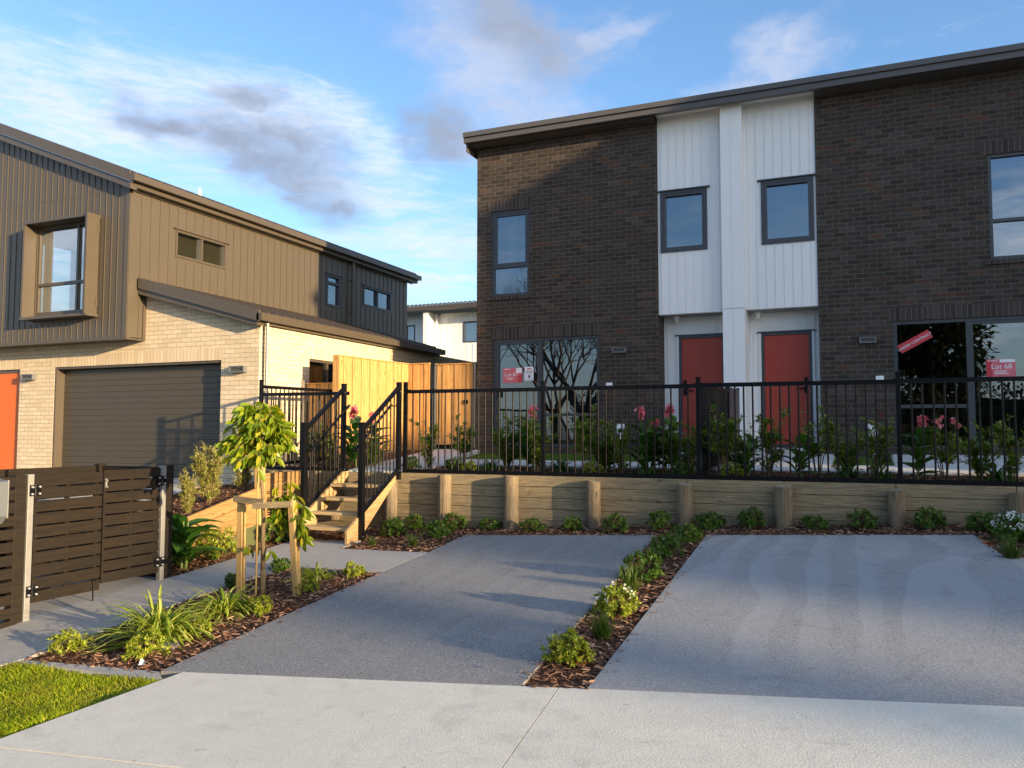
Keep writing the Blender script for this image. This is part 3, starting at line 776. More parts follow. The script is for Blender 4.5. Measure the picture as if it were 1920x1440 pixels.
# ---------------------------------------------------------------- left house
YG, XG, XU, YU = 11.90, -10.10, -12.95, 11.46
LH = thing('garage_house', 'pale brick house with brown clad upper storey and wide garage door', 'house', (-13, 14, .8))
gf = Face('y', YG); gs = Face('x', XG); uf = Face('y', YU); us = Face('x', XU)
GD = (-15.45, -10.99, .80, 3.03); FD = (-17.45, -16.51, .80, 3.02)
def zbarge(x): return 3.64+(-10.03-x)*.272
mb = MB()
gf.wall(mb, [(-18.5, .5), (XG, .5), (XG, zbarge(XG)), (-12.951, zbarge(-12.951)), (-12.951, 3.60), (-18.5, 3.60)], -.12, 0, [rect(*GD), rect(*FD)])
SW = (13.385, 14.95, 1.9, 3.155)
gs.wall(mb, [(YG+.121, .5), (22, .5), (22, 3.70), (YG+.121, 3.70)], -.12, 0, [rect(*SW)])
mb.build('wall', M['brick_pale'], LH, 'pale brick walls of the ground floor')
mb = MB(); gf.box(mb, GD[0]-.12, GD[1]+.03, -.10, .004, 3.031, 3.27); mb.build('lintel', M['brick_pale_soldier'], LH)
mb = MB(); gf.box(mb, FD[0]-.1, FD[1]+.08, -.10, .004, 3.021, 3.26); mb.build('lintel', M['brick_pale_soldier'], LH)
mb = MB(); gs.box(mb, SW[0]-.02, SW[1]+.1, -.10, .004, 3.156, 3.42); mb.build('lintel', M['brick_pale_soldier'], LH)
# garage door, recessed, ribbed
rv = .21
mb = MB(); gf.box(mb, GD[0]-.05, GD[0]-.001+.05, -rv, -.006, .8, 3.03); gf.box(mb, GD[1]-.04, GD[1]+.05, -rv, -.121, .8, 3.03); gf.box(mb, GD[0], GD[1], -rv, -.02, 2.985, 3.03)
mb.build('garage_door_frame', M['brown_trim'], LH)
mb = MB(); n = 18; h = (2.985-.80)/n
for i in range(n):
    z = .80+i*h; y0 = YG+rv
    mb.add([(GD[0], y0-.004, z), (GD[1], y0-.004, z), (GD[1], y0-.010, z+h*.10), (GD[0], y0-.010, z+h*.10), (GD[1], y0-.010, z+h*.90), (GD[0], y0-.010, z+h*.90), (GD[1], y0-.004, z+h), (GD[0], y0-.004, z+h)],
           [(0, 1, 2, 3), (3, 2, 4, 5), (5, 4, 6, 7)])
mb.box(GD[0], GD[1], YG+rv, YG+rv+.03, .8, 2.985)
mb.build('garage_door', M['garage_door'], LH, fix=False)
mb = MB(); gf.wall(mb, rect(*FD), -.10, -.04, [rect(FD[0]+.06, FD[1]-.06, .80, FD[3]-.07)]); mb.build('door_frame', M['brown_trim'], LH)
mb = MB(); gf.box(mb, FD[0]+.062, FD[1]-.062, -.09, -.055, .85, FD[3]-.072); mb.build('door', M['orange_door'], LH)
window(LH, gs, *SW, [(0, .42, 0, 1), (.42, 1, 0, 1)], d0=-.11, d1=-.03, fw=.05, mat='brown_trim', glass='glass_dark')
# upper storey cladding
def zfront(x): return 6.47+(-12.90-x)*.392
mb = MB()
W_B = (-15.52, -13.86, 4.06, 5.90)
uf.wall(mb, [(-19, 3.50), (XU, 3.50), (XU, zfront(XU)), (-19, zfront(-19))], -.10, 0, [rect(*W_B)])
ribs(mb, uf, -19, XU-.12, .172, 3.53, 6.405, [(-15.72, -13.68, 3.88, 5.95)], w=.014)
ribs(mb, uf, -19, XU-.12, .172, 6.425, zfront, (), w=.014)
uf.box(mb, XU-.11, XU, 0, .012, 3.502, 6.45)
us.wall(mb, [(YU+.101, 3.50), (22.05, 3.50), (22.05, 6.47), (YU+.101, 6.47)], -.10, 0, [rect(12.62, 14.09, 5.31, 5.885), rect(17.83, 18.47, 5.055, 5.915), rect(19.59, 21.09, 5.315, 5.89)])
us.box(mb, YU+.0, YU+.10, 0, .012, 3.502, 6.46)
ribs(mb, us, YU+.16, 22.0, .235, lambda a: 3.52 if a < 11.85 else 4.66, 6.46, [(12.57, 14.14, 5.26, 5.95), (17.78, 18.52, 5.0, 5.97), (19.54, 21.14, 5.27, 5.94)], w=.016, d=.012)
mb.box(-19, XU, YU+.01, YG-.001, 3.49, 3.515)
mb.box(-19, XU-.1, 21.95, 22.05, 3.5, 6.6)
mb.build('cladding', M['brown_clad'], LH, 'brown vertical cladding of the upper storey')
mb = MB(); uf.box(mb, -19, XU+.012, -.05, .014, 3.47, 3.50); us.box(mb, YU-.012, YG-.001, -.05, .014, 3.47, 3.50); uf.box(mb, -19, XU, .0, .004, 6.405, 6.42)
us.box(mb, YG-.07, YG-.002, 0, .03, 3.49, 4.62)
mb.build('trim', M['brown_trim'], LH)
mb = MB(); mb.box(-13.10, -13.08, 12.5, 14.2, 5.2, 6.0); mb.build('blind', M['blind'], LH)
W2l = window(LH, us, 12.62, 14.09, 5.31, 5.885, [(0, .5, 0, 1), (.5, 1, 0, 1)], d0=-.08, d1=.02, fw=.05, mat='brown_trim', glass='glass_grey', flash=True)
window(LH, us, 17.83, 18.47, 5.055, 5.915, [(0, 1, 0, .74), (0, 1, .74, 1)], d0=-.08, d1=.02, fw=.06, mat='grey_frame', glass='glass', flash=True)
window(LH, us, 19.59, 21.09, 5.315, 5.89, [(0, .5, 0, 1), (.5, 1, 0, 1)], d0=-.08, d1=.02, fw=.05, mat='grey_frame', glass='glass', flash=True)
# box window with deep reveal boards and shutters
wb = window(LH, uf, *W_B, [(0, .70, 0, .34), (.70, 1, 0, .34), (0, .70, .34, 1), (.70, 1, .34, 1)], d0=-.08, d1=-.01, fw=.06, mat='brown_trim', glass='glass_grey', name='box_window')
mb = MB(); bd = .27
uf.box(mb, -15.62, -13.73, .001, bd, 5.90, 5.95); uf.box(mb, -15.62, -13.73, .001, bd, 3.94, 3.99)
uf.box(mb, -15.60, -15.55, .001, bd, 3.991, 5.899); uf.box(mb, -13.83, -13.78, .001, bd, 3.991, 5.899)
mb.build('reveal', M['brown_trim'], wb)
mb = MB(); uf.box(mb, -13.779, -13.735, .02, bd+.03, 3.97, 5.96)
for z in (4.15, 5.60): mb.box(-13.734, -13.722, YU-.06, YU-.02, z, z+.16)
mb.build('shutter', M['brown_trim'], wb)
mb = MB(); mb.box(-15.46, -15.30, YU+.12, YU+.2, 4.1, 5.85); mb.build('curtain', M['room_pale'], LH)
mb = MB(); mb.box(-18.9, XU-.11, 14.9, 15.0, 3.6, 6.6); mb.box(-18.9, XU-.11, YU+.11, 22, 6.42, 6.5); mb.box(-18.9, XU-.11, YU+.11, 22, 3.55, 3.62); mb.box(-14.9, -14.8, 15.1, 22, 3.6, 6.4)
mb.build('inner_wall', M['room_pale'], LH)
mb = MB(); mb.box(-12.4, -12.3, YG+.5, 21.9, .6, 3.6); mb.build('inner_wall', M['room'], LH)
# main roof (rises to the left) with barge on the front and gutter along the side
mb = MB()
def zrf(x): return 6.62+(-12.76-x)*.392
A0, A1 = -12.70, -19.5
mb.hexa([(A1, 11.34, zrf(A1)-.02), (A0, 11.34, zrf(A0)-.02), (A0, 22.4, zrf(A0)-.02), (A1, 22.4, zrf(A1)-.02)], [(A1, 11.34, zrf(A1)+.05), (A0, 11.34, zrf(A0)+.05), (A0, 22.4, zrf(A0)+.05), (A1, 22.4, zrf(A1)+.05)])
y = 11.30
while y < 22.3:
    mb.hexa([(A1, y, zrf(A1)+.051), (A0, y, zrf(A0)+.051), (A0, y+.03, zrf(A0)+.051), (A1, y+.03, zrf(A1)+.051)], [(A1, y, zrf(A1)+.085), (A0, y, zrf(A0)+.085), (A0, y+.03, zrf(A0)+.085), (A1, y+.03, zrf(A1)+.085)]); y += .30 if y > 11.32 else .06
rf = mb.build('roof', M['roof_brown'], LH, 'main roof rising to the left')
mb = MB()
mb.hexa([(A1, 11.27, zrf(A1)-.13), (-12.76, 11.27, zrf(-12.76)-.13), (-12.76, 11.335, zrf(-12.76)-.13), (A1, 11.335, zrf(A1)-.13)], [(A1, 11.27, zrf(A1)+.09), (-12.76, 11.27, zrf(-12.76)+.09), (-12.76, 11.335, zrf(-12.76)+.09), (A1, 11.335, zrf(A1)+.09)])
mb.hexa([(A1, 11.30, zrf(A1)-.27), (-12.78, 11.30, zrf(-12.78)-.27), (-12.78, 11.46, zrf(-12.78)-.27), (A1, 11.46, zrf(A1)-.27)], [(A1, 11.30, zrf(A1)-.135), (-12.78, 11.30, zrf(-12.78)-.135), (-12.78, 11.46, zrf(-12.78)-.135), (A1, 11.46, zrf(A1)-.135)])
mb.build('barge_board', M['brown_trim'], rf)
mb = MB(); mb.box(-12.76, -12.64, 11.27, 22.42, 6.50, 6.63); mb.box(-12.90, -12.77, 11.46, 22.40, 6.41, 6.545); mb.box(-12.938, -12.90, 11.5, 22.3, 6.38, 6.44)
mb.build('gutter', M['brown_trim'], rf)
# lean-to roof over the garage side
mb = MB()
def zl(x): return 3.80+(-9.93-x)*.272
B0, B1 = -9.98, -12.949
mb.hexa([(B1, 11.72, zl(B1)), (B0, 11.72, zl(B0)), (B0, 18.75, zl(B0)), (B1, 18.75, zl(B1))], [(B1, 11.72, zl(B1)+.05), (B0, 11.72, zl(B0)+.05), (B0, 18.75, zl(B0)+.05), (B1, 18.75, zl(B1)+.05)])
y = 11.72
while y < 18.7:
    mb.hexa([(B1, y, zl(B1)+.051), (B0, y, zl(B0)+.051), (B0, y+.03, zl(B0)+.051), (B1, y+.03, zl(B1)+.051)], [(B1, y, zl(B1)+.08), (B0, y, zl(B0)+.08), (B0, y+.03, zl(B0)+.08), (B1, y+.03, zl(B1)+.08)]); y += .25
lr = mb.build('lean_to_roof', M['roof_brown'], LH)
mb = MB()
mb.hexa([(-12.90, 11.66, zl(-12.90)-.12), (-9.93, 11.66, zl(-9.93)-.12), (-9.93, 11.715, zl(-9.93)-.12), (-12.90, 11.715, zl(-12.90)-.12)], [(-12.90, 11.66, zl(-12.90)+.09), (-9.93, 11.66, zl(-9.93)+.09), (-9.93, 11.715, zl(-9.93)+.09), (-12.90, 11.715, zl(-12.90)+.09)])
mb.hexa([(-12.94, 11.70, zl(-12.94)-.24), (-10.0, 11.70, zl(-10.0)-.20), (-10.0, 11.899, zl(-10.0)-.20), (-12.94, 11.899, zl(-12.94)-.24)], [(-12.94, 11.70, zl(-12.94)-.121), (-10.0, 11.70, zl(-10.0)-.121), (-10.0, 11.899, zl(-10.0)-.121), (-12.94, 11.899, zl(-12.94)-.121)])
mb.build('barge_board', M['brown_trim'], lr)
mb = MB(); mb.box(-9.978, -9.86, 11.66, 18.78, 3.70, 3.83); mb.box(-10.099, -9.979, 11.90, 18.7, 3.66, 3.74)
mb.build('gutter', M['brown_trim'], lr)
# downpipes, lights, flue
mb = MB(); mb.tube((-9.98, 11.97, 3.68), (-9.98, 11.97, .9), .034, .034, 14); mb.box(-10.10, -9.93, 11.96, 12.0, 2.40, 2.43)
mb.build('downpipe', M['galv'], LH, smooth=False, label='shiny steel downpipe at the brick corner')
mb = MB(); mb.tube((-12.86, 18.95, 6.48), (-12.86, 18.95, 4.72), .045, .045, 12); mb.box(-12.95, -12.82, 18.93, 18.97, 5.9, 5.93); mb.box(-12.95, -12.82, 18.93, 18.97, 5.0, 5.03)
mb.build('downpipe', M['brown_trim'], LH, 'brown downpipe on the upper side wall')
louvre(LH, gf, -10.725, -10.37, 2.778, 2.90); louvre(LH, gf, -16.36, -15.99, 2.78, 2.90)
mb = MB(); mb.tube((-13.5, 13.82, 6.90), (-13.5, 13.82, 7.06), .045, .04, 12); mb.tube((-13.5, 13.82, 7.06), (-13.5, 13.82, 7.15), .03, .026, 12)
mb.build('vent_pipe', M['white_plastic'], LH)

# ---------------------------------------------------------------- white house far behind
WH = thing('white_house', 'white clad house far behind between the two houses', 'house', (-17, 32.2, 2))
wf = Face('y', 32.0)
mb = MB(); wf.wall(mb, rect(-21, -8, 0, 7.0), -.1, 0, [rect(-15.93, -14.95, 5.66, 6.59), rect(-18.85, -18.36, 5.55, 6.57)])
ribs(mb, wf, -21, -8, .30, .5, 6.98, [(-15.97, -14.9, 5.6, 6.65), (-18.9, -18.3, 5.5, 6.6)], w=.018, d=.012)
mb.box(-17.5, -17.3, 31.2, 31.99, 0, 7.0); mb.box(-21, -8, 32.11, 40, 0, 6.9)
mb.build('wall', M['white'], WH)
window(WH, wf, -15.93, -14.95, 5.66, 6.59, [(0, 1, 0, 1)], d0=-.08, d1=.02, fw=.05)
window(WH, wf, -18.85, -18.36, 5.55, 6.57, [(0, 1, 0, 1)], d0=-.08, d1=.02, fw=.05)
mb = MB(); mb.hexa([(-21.3, 31.0, 7.02), (-7.6, 31.0, 7.10), (-7.6, 40, 7.9), (-21.3, 40, 7.8)], [(-21.3, 31.0, 7.20), (-7.6, 31.0, 7.28), (-7.6, 40, 8.1), (-21.3, 40, 8.0)])
x = -21.2
while x < -7.7: mb.box(x, x+.08, 30.99, 31.4, 7.285, 7.32); x += .2
mb.build('roof', M['roof_brown'], WH)
for x in (-17.62, -17.18):
    mb = MB(); mb.tube((x, 31.85, 7.0), (x, 31.85, 2.0), .05, .05, 10); mb.build('downpipe', M['alu'], WH)

# ---------------------------------------------------------------- retaining wall of pine boards and round posts
YW = 10.95
RW = thing('retaining_wall', 'pine board retaining wall with round posts under the long black fence', 'retaining wall', (-2.5, YW, .3))
posts = [-6.62, -5.70, -4.62, -3.385, -2.12, -.89, .40, 1.66]
tops = [1.03, 1.035, 1.045, 1.005, .995, 1.005, .99, .99]
for i, (x, t) in enumerate(zip(posts, tops)):
    mb = MB(); r = .098+.006*((i*7) % 3)
    n = 26; rnd = random.Random(i)
    rings = []
    for k, z in enumerate((P(x, YW)-.2, t-.012, t)):
        rr = r*(1.03 if k == 0 else 1 if k == 1 else .93)
        rings.append([(x+cos(2*pi*j/n)*rr*(1+.02*sin(j*1.7+i)), YW-.105+sin(2*pi*j/n)*rr*(1+.02*cos(j*2.3+i)), z+(.012*cos(2*pi*j/n+i) if k else 0)) for j in range(n)])
    vs = sum(rings, []); fs = []
    for k in range(2): fs += [(k*n+j, k*n+(j+1) % n, (k+1)*n+(j+1) % n, (k+1)*n+j) for j in range(n)]
    mb.add(vs, fs); mb.f.append(list(range(2*n, 3*n))); mb.m.append(1); mb.build('post', [M['pine_post'], M['pine_end']], RW)
xs_ = [-6.62, -5.70, -4.62, -3.385, -2.12, -.89, .40, 1.66, 4.2]
for k in range(6):
    z1 = 1.05-.158*k; z0 = z1-.152
    for i in range(len(xs_)-1):
        rnd = random.Random(i*9+k); a = xs_[i]+.004; b = xs_[i+1]-.004; j = rnd.uniform(-.004, .004)
        if z1 < P(a, YW)-.1: continue
        mb = MB(); mb.box(a, b, YW+j, YW+.05+j, z0, z1); mb.build('board', M['pine_x'], RW, bevel=.004)
RW2 = thing('retaining_wall', 'short pine retaining wall left of the steps under the corner fence', 'retaining wall', (-8.4, YW, .3))
for k in range(6):
    z1 = 1.05-.158*k; mb = MB(); mb.box(-9.3, -7.56, YW, YW+.05, z1-.152, z1); mb.build('board', M['pine_x'], RW2, bevel=.004)
for x in (-8.9, -8.52, -7.66):
    mb = MB(); mb.tube((x, YW-.085, .3), (x, YW-.085, 1.04), .082, .08, 22); mb.build('post', M['pine_post'], RW2)
mb = MB(); mb.box(-7.55, -6.75, YW+.0, YW+.05, .898, 1.045); mb.box(-7.55, -6.75, YW+.0, YW+.05, .740, .892); mb.box(-7.55, -6.75, YW+.0, YW+.05, .42, .734); mb.box(-7.55, -6.75, YW+.0, YW+.05, .1, .414)
mb.build('board', M['pine_x'], RW2)
ED = thing('timber_edging', 'sloping pine edging boards with a post beside the raised bark bed', 'edging', (-8.32, 9, .3))
mb = MB(); mb.hexa([(-8.35, 8.28, .325), (-8.30, 8.28, .325), (-8.30, 9.80, .66), (-8.35, 9.80, .66)], [(-8.35, 8.28, .50), (-8.30, 8.28, .50), (-8.30, 9.80, .835), (-8.35, 9.80, .835)]); mb.build('board', M['pine_y'], ED, bevel=.004)
mb = MB(); mb.hexa([(-8.352, 8.3, -.1), (-8.302, 8.3, -.1), (-8.302, 10.9, -.1), (-8.352, 10.9, -.1)], [(-8.352, 8.3, .325), (-8.302, 8.3, .325), (-8.302, 9.80, .652), (-8.352, 9.80, .652)]); mb.build('board', M['pine_y'], ED)
mb = MB(); mb.box(-8.37, -8.26, 9.81, 9.92, 0, 1.26); mb.build('post', M['pine_stake'], ED, bevel=.005)
mb = MB(); mb.box(-8.35, -8.30, 9.925, 10.93, .2, 1.05); mb.build('board', M['pine_y'], ED)

# ---------------------------------------------------------------- timber steps and their railings
XL, XR = -7.47, -6.55
ST = thing('timber_steps', 'open timber steps climbing between two black railings', 'steps', (-7.0, 10.2, .1))
def zst(y): return .20+(y-9.58)*.745
for x in (XL, XR):
    mb = MB(); y0, y1 = 9.56, 10.93
    mb.prism([(y0, P(x, y0)-.02), (y0+.24, P(x, y0)-.02), (y1, zst(y1)-.20), (y1, 1.06), (y1-.13, 1.06), (y0, zst(y0)+.12)], 'x', x-.022, x+.022)
    mb.build('stringer', M['pine_new_y'], ST, bevel=.003)
for k in range(4):
    z = .325+.188*k; y = 9.70+.25*k
    mb = MB(); mb.box(XL+.023, XR-.023, y-.02, y+.24, z-.045, z); mb.build('tread', M['pine_new_x'], ST, bevel=.005)
for k in range(3):           # cleats under the treads
    pass

class Panel: pass
def rail_fence(parent, p0, p1, zt0, zt1, zb0, zb1, nb, posts=(), rw=.045, rh=.054, br=.0118, brail=True, ext=0):
    """rails from p0 to p1 (x,y); top/bottom heights at each end; nb balusters"""
    p0 = Vector(p0); p1 = Vector(p1)
    mb = MB(); mb.bar((p0.x, p0.y, zt0-rh/2), (p1.x, p1.y, zt1-rh/2), rw, rh); mb.build('top_rail', M['black_metal'], parent)
    mb = MB(); mb.bar((p0.x, p0.y, zb0), (p1.x, p1.y, zb1), rw, rh); mb.build('bottom_rail', M['black_metal'], parent)
    for i in range(nb):
        f = (i+1)/(nb+1); q = p0.lerp(p1, f)
        mb = MB(); mb.tube((q.x, q.y, zb0+(zb1-zb0)*f+rh*.4), (q.x, q.y, zt0+(zt1-zt0)*f-rh*.9), br, br, 8, caps=False)
        o = mb.build('baluster', M['black_metal'], parent, smooth=True)
def post(parent, x, y, z0, z1, w=.055, cap=True, base=False):
    mb = MB(); mb.box(x-w/2, x+w/2, y-w/2, y+w/2, z0, z1)
    if cap: mb.box(x-w/2-.004, x+w/2+.004, y-w/2-.004, y+w/2+.004, z1+.0005, z1+.014)
    if base: mb.box(x-w*.9, x+w*.9, y-w*.9, y+w*.9, z0-.002, z0+.012)
    return mb.build('post', M['black_metal'], parent, bevel=.003)
def bracket(parent, x, y, z):
    mb = MB(); mb.box(x-.02, x+.02, y-.027, y+.027, z-.03, z+.03); mb.build('bracket', M['black_metal'], parent, bevel=.003)
def screw(parent, x, y, z, d=(1, 0, 0)):
    mb = MB(); p = Vector((x, y, z)); mb.tube(p, p+Vector(d)*.008, .009, .007, 8); mb.build('screw', M['galv'], parent)
YF = 11.0
BF = thing('metal_fence', 'long black baluster fence on top of the pine retaining wall', 'fence', (-2, YF, 1.05))
fx = [-6.47, -4.185, -1.965, .455, 2.9]
for i in range(4):
    a, b = fx[i], fx[i+1]; za = 2.325-.002*i
    rail_fence(BF, (a+.025, YF), (b-.025, YF), 2.33, 2.322, 1.082, 1.082, (19, 18, 20, 19)[i])
    bracket(BF, a+.045, YF, 2.308); bracket(BF, b-.045, YF, 2.304)
for i, x in enumerate(fx): post(BF, x, YF, 1.03, 2.40 if i else 2.44)
CF = thing('metal_fence', 'black baluster fence turning the corner left of the steps', 'fence', (-8.4, YF, 1.05))
rail_fence(CF, (-9.25, YF), (-7.52, YF), 2.335, 2.325, 1.085, 1.085, 14)
rail_fence(CF, (-9.275, YF+.03), (-9.275, 13.1), 2.47, 2.50, 1.12, 1.18, 17)
post(CF, -9.275, YF, .95, 2.545); post(CF, -9.275, 13.13, 1.1, 2.56)
for nm, x, yb, lab in (('l', XL-.045, 9.88, 'black stair railing on the left side of the timber steps'), ('r', XR+.045, 9.86, 'black stair railing on the right side of the timber steps')):
    SR = thing('stair_railing', lab, 'railing', (x, 10.4, .5))
    post(SR, x, yb, .16 if nm == 'r' else .10, 1.80, .078); post(SR, x, 10.86, .95, 2.43, .065)
    rail_fence(SR, (x, yb+.035), (x, 10.83), 1.75, 2.375, .55, 1.10, 8, rw=.05, rh=.05)
    for zz in (2.30, 1.09): screw(SR, x+.028, 10.85, zz)
    screw(SR, x+.034, yb, .20)
    # round hand rail carried on the inner side
    xi = x+(.12 if nm == 'l' else -.12)
    mb = MB(); mb.tube((xi, yb-.02, 1.40), (xi, 10.84, 2.10), .019, .019, 10); mb.tube((xi, 10.80, 2.075), (x, 10.84, 2.08), .010, .010, 8); mb.tube((xi, yb+.02, 1.42), (x, yb, 1.36), .010, .010, 8)
    mb.build('handrail', M['black_metal'], SR)
DF = thing('metal_fence', 'black baluster fence dividing the two front gardens', 'fence', (-1.99, 12.4, 1.1))
rail_fence(DF, (-1.985, 11.05), (-1.985, 13.80), 2.325, 2.40, 1.10, 1.20, 24)
post(DF, -1.985, 13.84, 1.1, 2.49)
mb = MB(); mb.box(-2.03, -1.97, 13.92, 15.15, 1.2, 2.44)
t = thing('privacy_screen', 'dark grey solid screen between the two red doors', 'screen', (-2, 14.5, 1.2)); mb.build('panel', M['grey_frame'], t)
post(t, -2.0, 13.895, 1.1, 2.45, .05); post(t, -2.0, 15.18, 1.1, 2.47, .05)

# ---------------------------------------------------------------- pine fences and gate
def paling(parent, p0, p1, z0f, z1f, bw=.15, side=1, nm='board', cap=True):
    p0 = Vector(p0); p1 = Vector(p1); L = (p1-p0).length; n = max(1, round(L/bw)); d = (p1-p0)/n; nrm = Vector((d.y, -d.x)).normalized()*side
    for i in range(n):
        a = p0+d*i+d*.012; b = p0+d*(i+1)-d*.012; off = nrm*(.012 if i % 2 else .0); t = nrm*.018
        za, zb = z0f((i+.5)/n), z1f((i+.5)/n)
        mb = MB(); mb.hexa([(a+off).to_tuple()+(za,), (b+off).to_tuple()+(za,), (b+off+t).to_tuple()+(za,), (a+off+t).to_tuple()+(za,)], [(a+off).to_tuple()+(zb,), (b+off).to_tuple()+(zb,), (b+off+t).to_tuple()+(zb,), (a+off+t).to_tuple()+(zb,)])
        mb.build(nm, M['fence_pine'], parent)
    if cap:
        mb = MB(); c = nrm*.012
        mb.bar((p0+c).to_tuple()+(z1f(0)+.012,), (p1+c).to_tuple()+(z1f(1)+.012,), .065, .022); mb.build('cap_rail', M['fence_pine'], parent)
TF = thing('timber_fence', 'tall new pine board fence right of the pale brick wall', 'fence', (-9.1, 14.2, 1.2))
paling(TF, (-9.1, 12.93), (-9.1, 15.55), lambda f: 1.12+.15*f, lambda f: 3.13+.04*f)
paling(TF, (-9.1, 15.58), (-8.55, 15.58), lambda f: 1.30, lambda f: 3.17)
mb = MB(); mb.box(-9.16, -9.02, 12.86, 12.92, 1.0, 3.145); mb.build('end_post', M['fence_pine'], TF)
TG = thing('timber_gate', 'pine board gate with black ring latch beside the dark brick corner', 'gate', (-8.1, 15.9, 1.35))
paling(TG, (-8.50, 15.80), (-7.62, 15.80), lambda f: 1.42, lambda f: 3.16)
mb = MB(); mb.box(-8.555, -8.515, 15.78, 15.84, 1.2, 3.2); mb.build('post', M['galv'], TG)
mb = MB(); mb.box(-7.60, -7.555, 15.78, 15.84, 1.2, 3.2); mb.build('post', M['galv'], TG)
mb = MB(); mb.tube((-7.78, 15.775, 2.34), (-7.78, 15.755, 2.34), .055, .055, 18); mb.tube((-7.78, 15.755, 2.34), (-7.78, 15.74, 2.34), .02, .02, 10); mb.build('latch', M['black_metal'], TG)
mb = MB(); mb.box(-8.50, -7.62, 15.79, 15.815, 1.34, 1.41); mb.build('bottom_rail', M['black_metal'], TG)
LF = thing('timber_fence', 'low pine paling fence with steel posts under the brick side window', 'fence', (-9.7, 13.2, 1.2))
paling(LF, (-10.05, 13.2), (-9.2, 13.2), lambda f: 1.2, lambda f: 2.62, bw=.14)
for x in (-10.06, -9.27):
    mb = MB(); mb.box(x-.045, x+.045, 13.13, 13.20, 1.0, 2.70); mb.build('post', M['galv'], LF)

# ---------------------------------------------------------------- slatted bin enclosure with two gates, letterbox
XE = -7.68
EN = thing('slatted_enclosure', 'dark stained slatted timber enclosure around the bins', 'enclosure', (-8.3, 6.2, -.1))
def slats(mb, face, a0, a1, z0f, z1, n, d0, d1, gap=.012, f0=0, f1=0):
    h = (z1-z0f)/n
    for i in range(n): face.box(mb, a0, a1, d0, d1, z0f+h*i+gap*.5, z0f+h*(i+1)-gap*.5)
ef = Face('x', XE)
def dpost(x0, x1, y0, y1, z0, z1):
    mb = MB(); mb.box(x0, x1, y0, y1, z0, z1); mb.build('post', M['slat'], EN, bevel=.004)
def gpost(y0, y1, z0, z1):
    mb = MB(); mb.box(XE-.05, XE+.012, y0, y1, z0, z1); mb.build('gate_post', M['galv'], EN, bevel=.003)
dpost(XE-.1, XE+.0, 5.535, 5.655, -.35, 1.235); gpost(5.662, 5.725, -.30, 1.238)
dpost(XE-.1, XE+.0, 7.44, 7.56, -.2, 1.27); gpost(7.372, 7.432, -.14, 1.265)
for (y0, y1, zb, zt, side) in ((5.745, 6.545, -.06, 1.235, 0), (6.565, 7.355, .0, 1.250, 1)):
    mb = MB(); slats(mb, ef, y0, y1, zb, zt, 10, -.022, 0.0, .016)
    g = mb.build('gate', M['slat'], EN, bevel=.002)
    mb = MB()
    for yy in (y0+.03, (y0+y1)/2, y1-.05): ef.box(mb, yy-.02, yy+.02, -.06, -.023, zb+.02, zt-.02)
    mb.build('gate_frame', M['slat'], g)
    for zz in (zt-.16, zb+.13):
        hy = y0 if side == 0 else y1; s_ = 1 if side == 0 else -1
        mb = MB(); ef.box(mb, hy-.0*s_, hy+.06*s_, .0005, .008, zz-.055, zz+.055); ef.box(mb, hy-.07*s_, hy-.012*s_, .013, .02, zz-.055, zz+.055)
        mb.tube(ef.pt(hy-.006*s_, .012, zz-.06), ef.pt(hy-.006*s_, .012, zz+.06), .011, .011, 8)
        for q in (-.035, .035):
            for w in (.035, -.045): mb.tube(ef.pt(hy+w*s_, .0205, zz+q), ef.pt(hy+w*s_, .034, zz+q), .012, .009, 8, mi=1)
        mb.build('hinge', [M['black_metal'], M['alu']], g)
    if side == 0:
        mb = MB(); mb.tube(ef.pt(y1-.09, .012, -.19), ef.pt(y1-.09, .012, .06), .008, .008, 8); mb.tube(ef.pt(y1-.09, .012, .06), ef.pt(y1-.06, .05, .075), .008, .008, 8); mb.build('drop_bolt', M['black_metal'], g)
    else:
        mb = MB(); ef.box(mb, y0+.01, y0+.03, .001, .012, zt-.20, zt-.10)
        for q in (-.19, -.12): mb.tube(ef.pt(y0+.02, .012, zt+q), ef.pt(y0+.02, .032, zt+q), .011, .008, 8)
        mb.build('latch', M['galv'], g)
mb = MB(); slats(mb, ef, 3.7, 5.533, -.30, 1.235, 12, -.022, -.002, .03); mb.build('side_panel', M['slat'], EN)
mb = MB(); eb = Face('x', -8.93); slats(mb, eb, 3.7, 7.56, -.30, 1.25, 12, -.022, 0, .016); mb.build('rear_panel', M['slat'], EN)
mb = MB(); ee = Face('y', 7.54); slats(mb, ee, -8.90, XE-.101, -.15, 1.25, 10, -.022, 0, .016); mb.build('end_panel', M['slat'], EN)
dpost(-8.96, -8.86, 7.50, 7.60, -.2, 1.265); dpost(-8.96, -8.86, 6.3, 6.4, -.2, 1.24)
LB = thing('letterbox', 'grey metal letterbox fixed on the slatted side panel', 'letterbox', (XE+.05, 5.33, .9))
mb = MB(); mb.prism([(XE+.0, .84), (XE+.10, .78), (XE+.17, .86), (XE+.17, 1.19), (XE+.0, 1.23)], 'y', 4.98, 5.34); mb.build('body', M['box_grey'], LB, bevel=.006)
mb = MB(); mb.box(XE+.0, XE+.16, 5.341, 5.355, .84, 1.20); mb.box(XE+.03, XE+.13, 5.356, 5.360, .90, 1.12); mb.build('side_plate', M['galv'], LB)

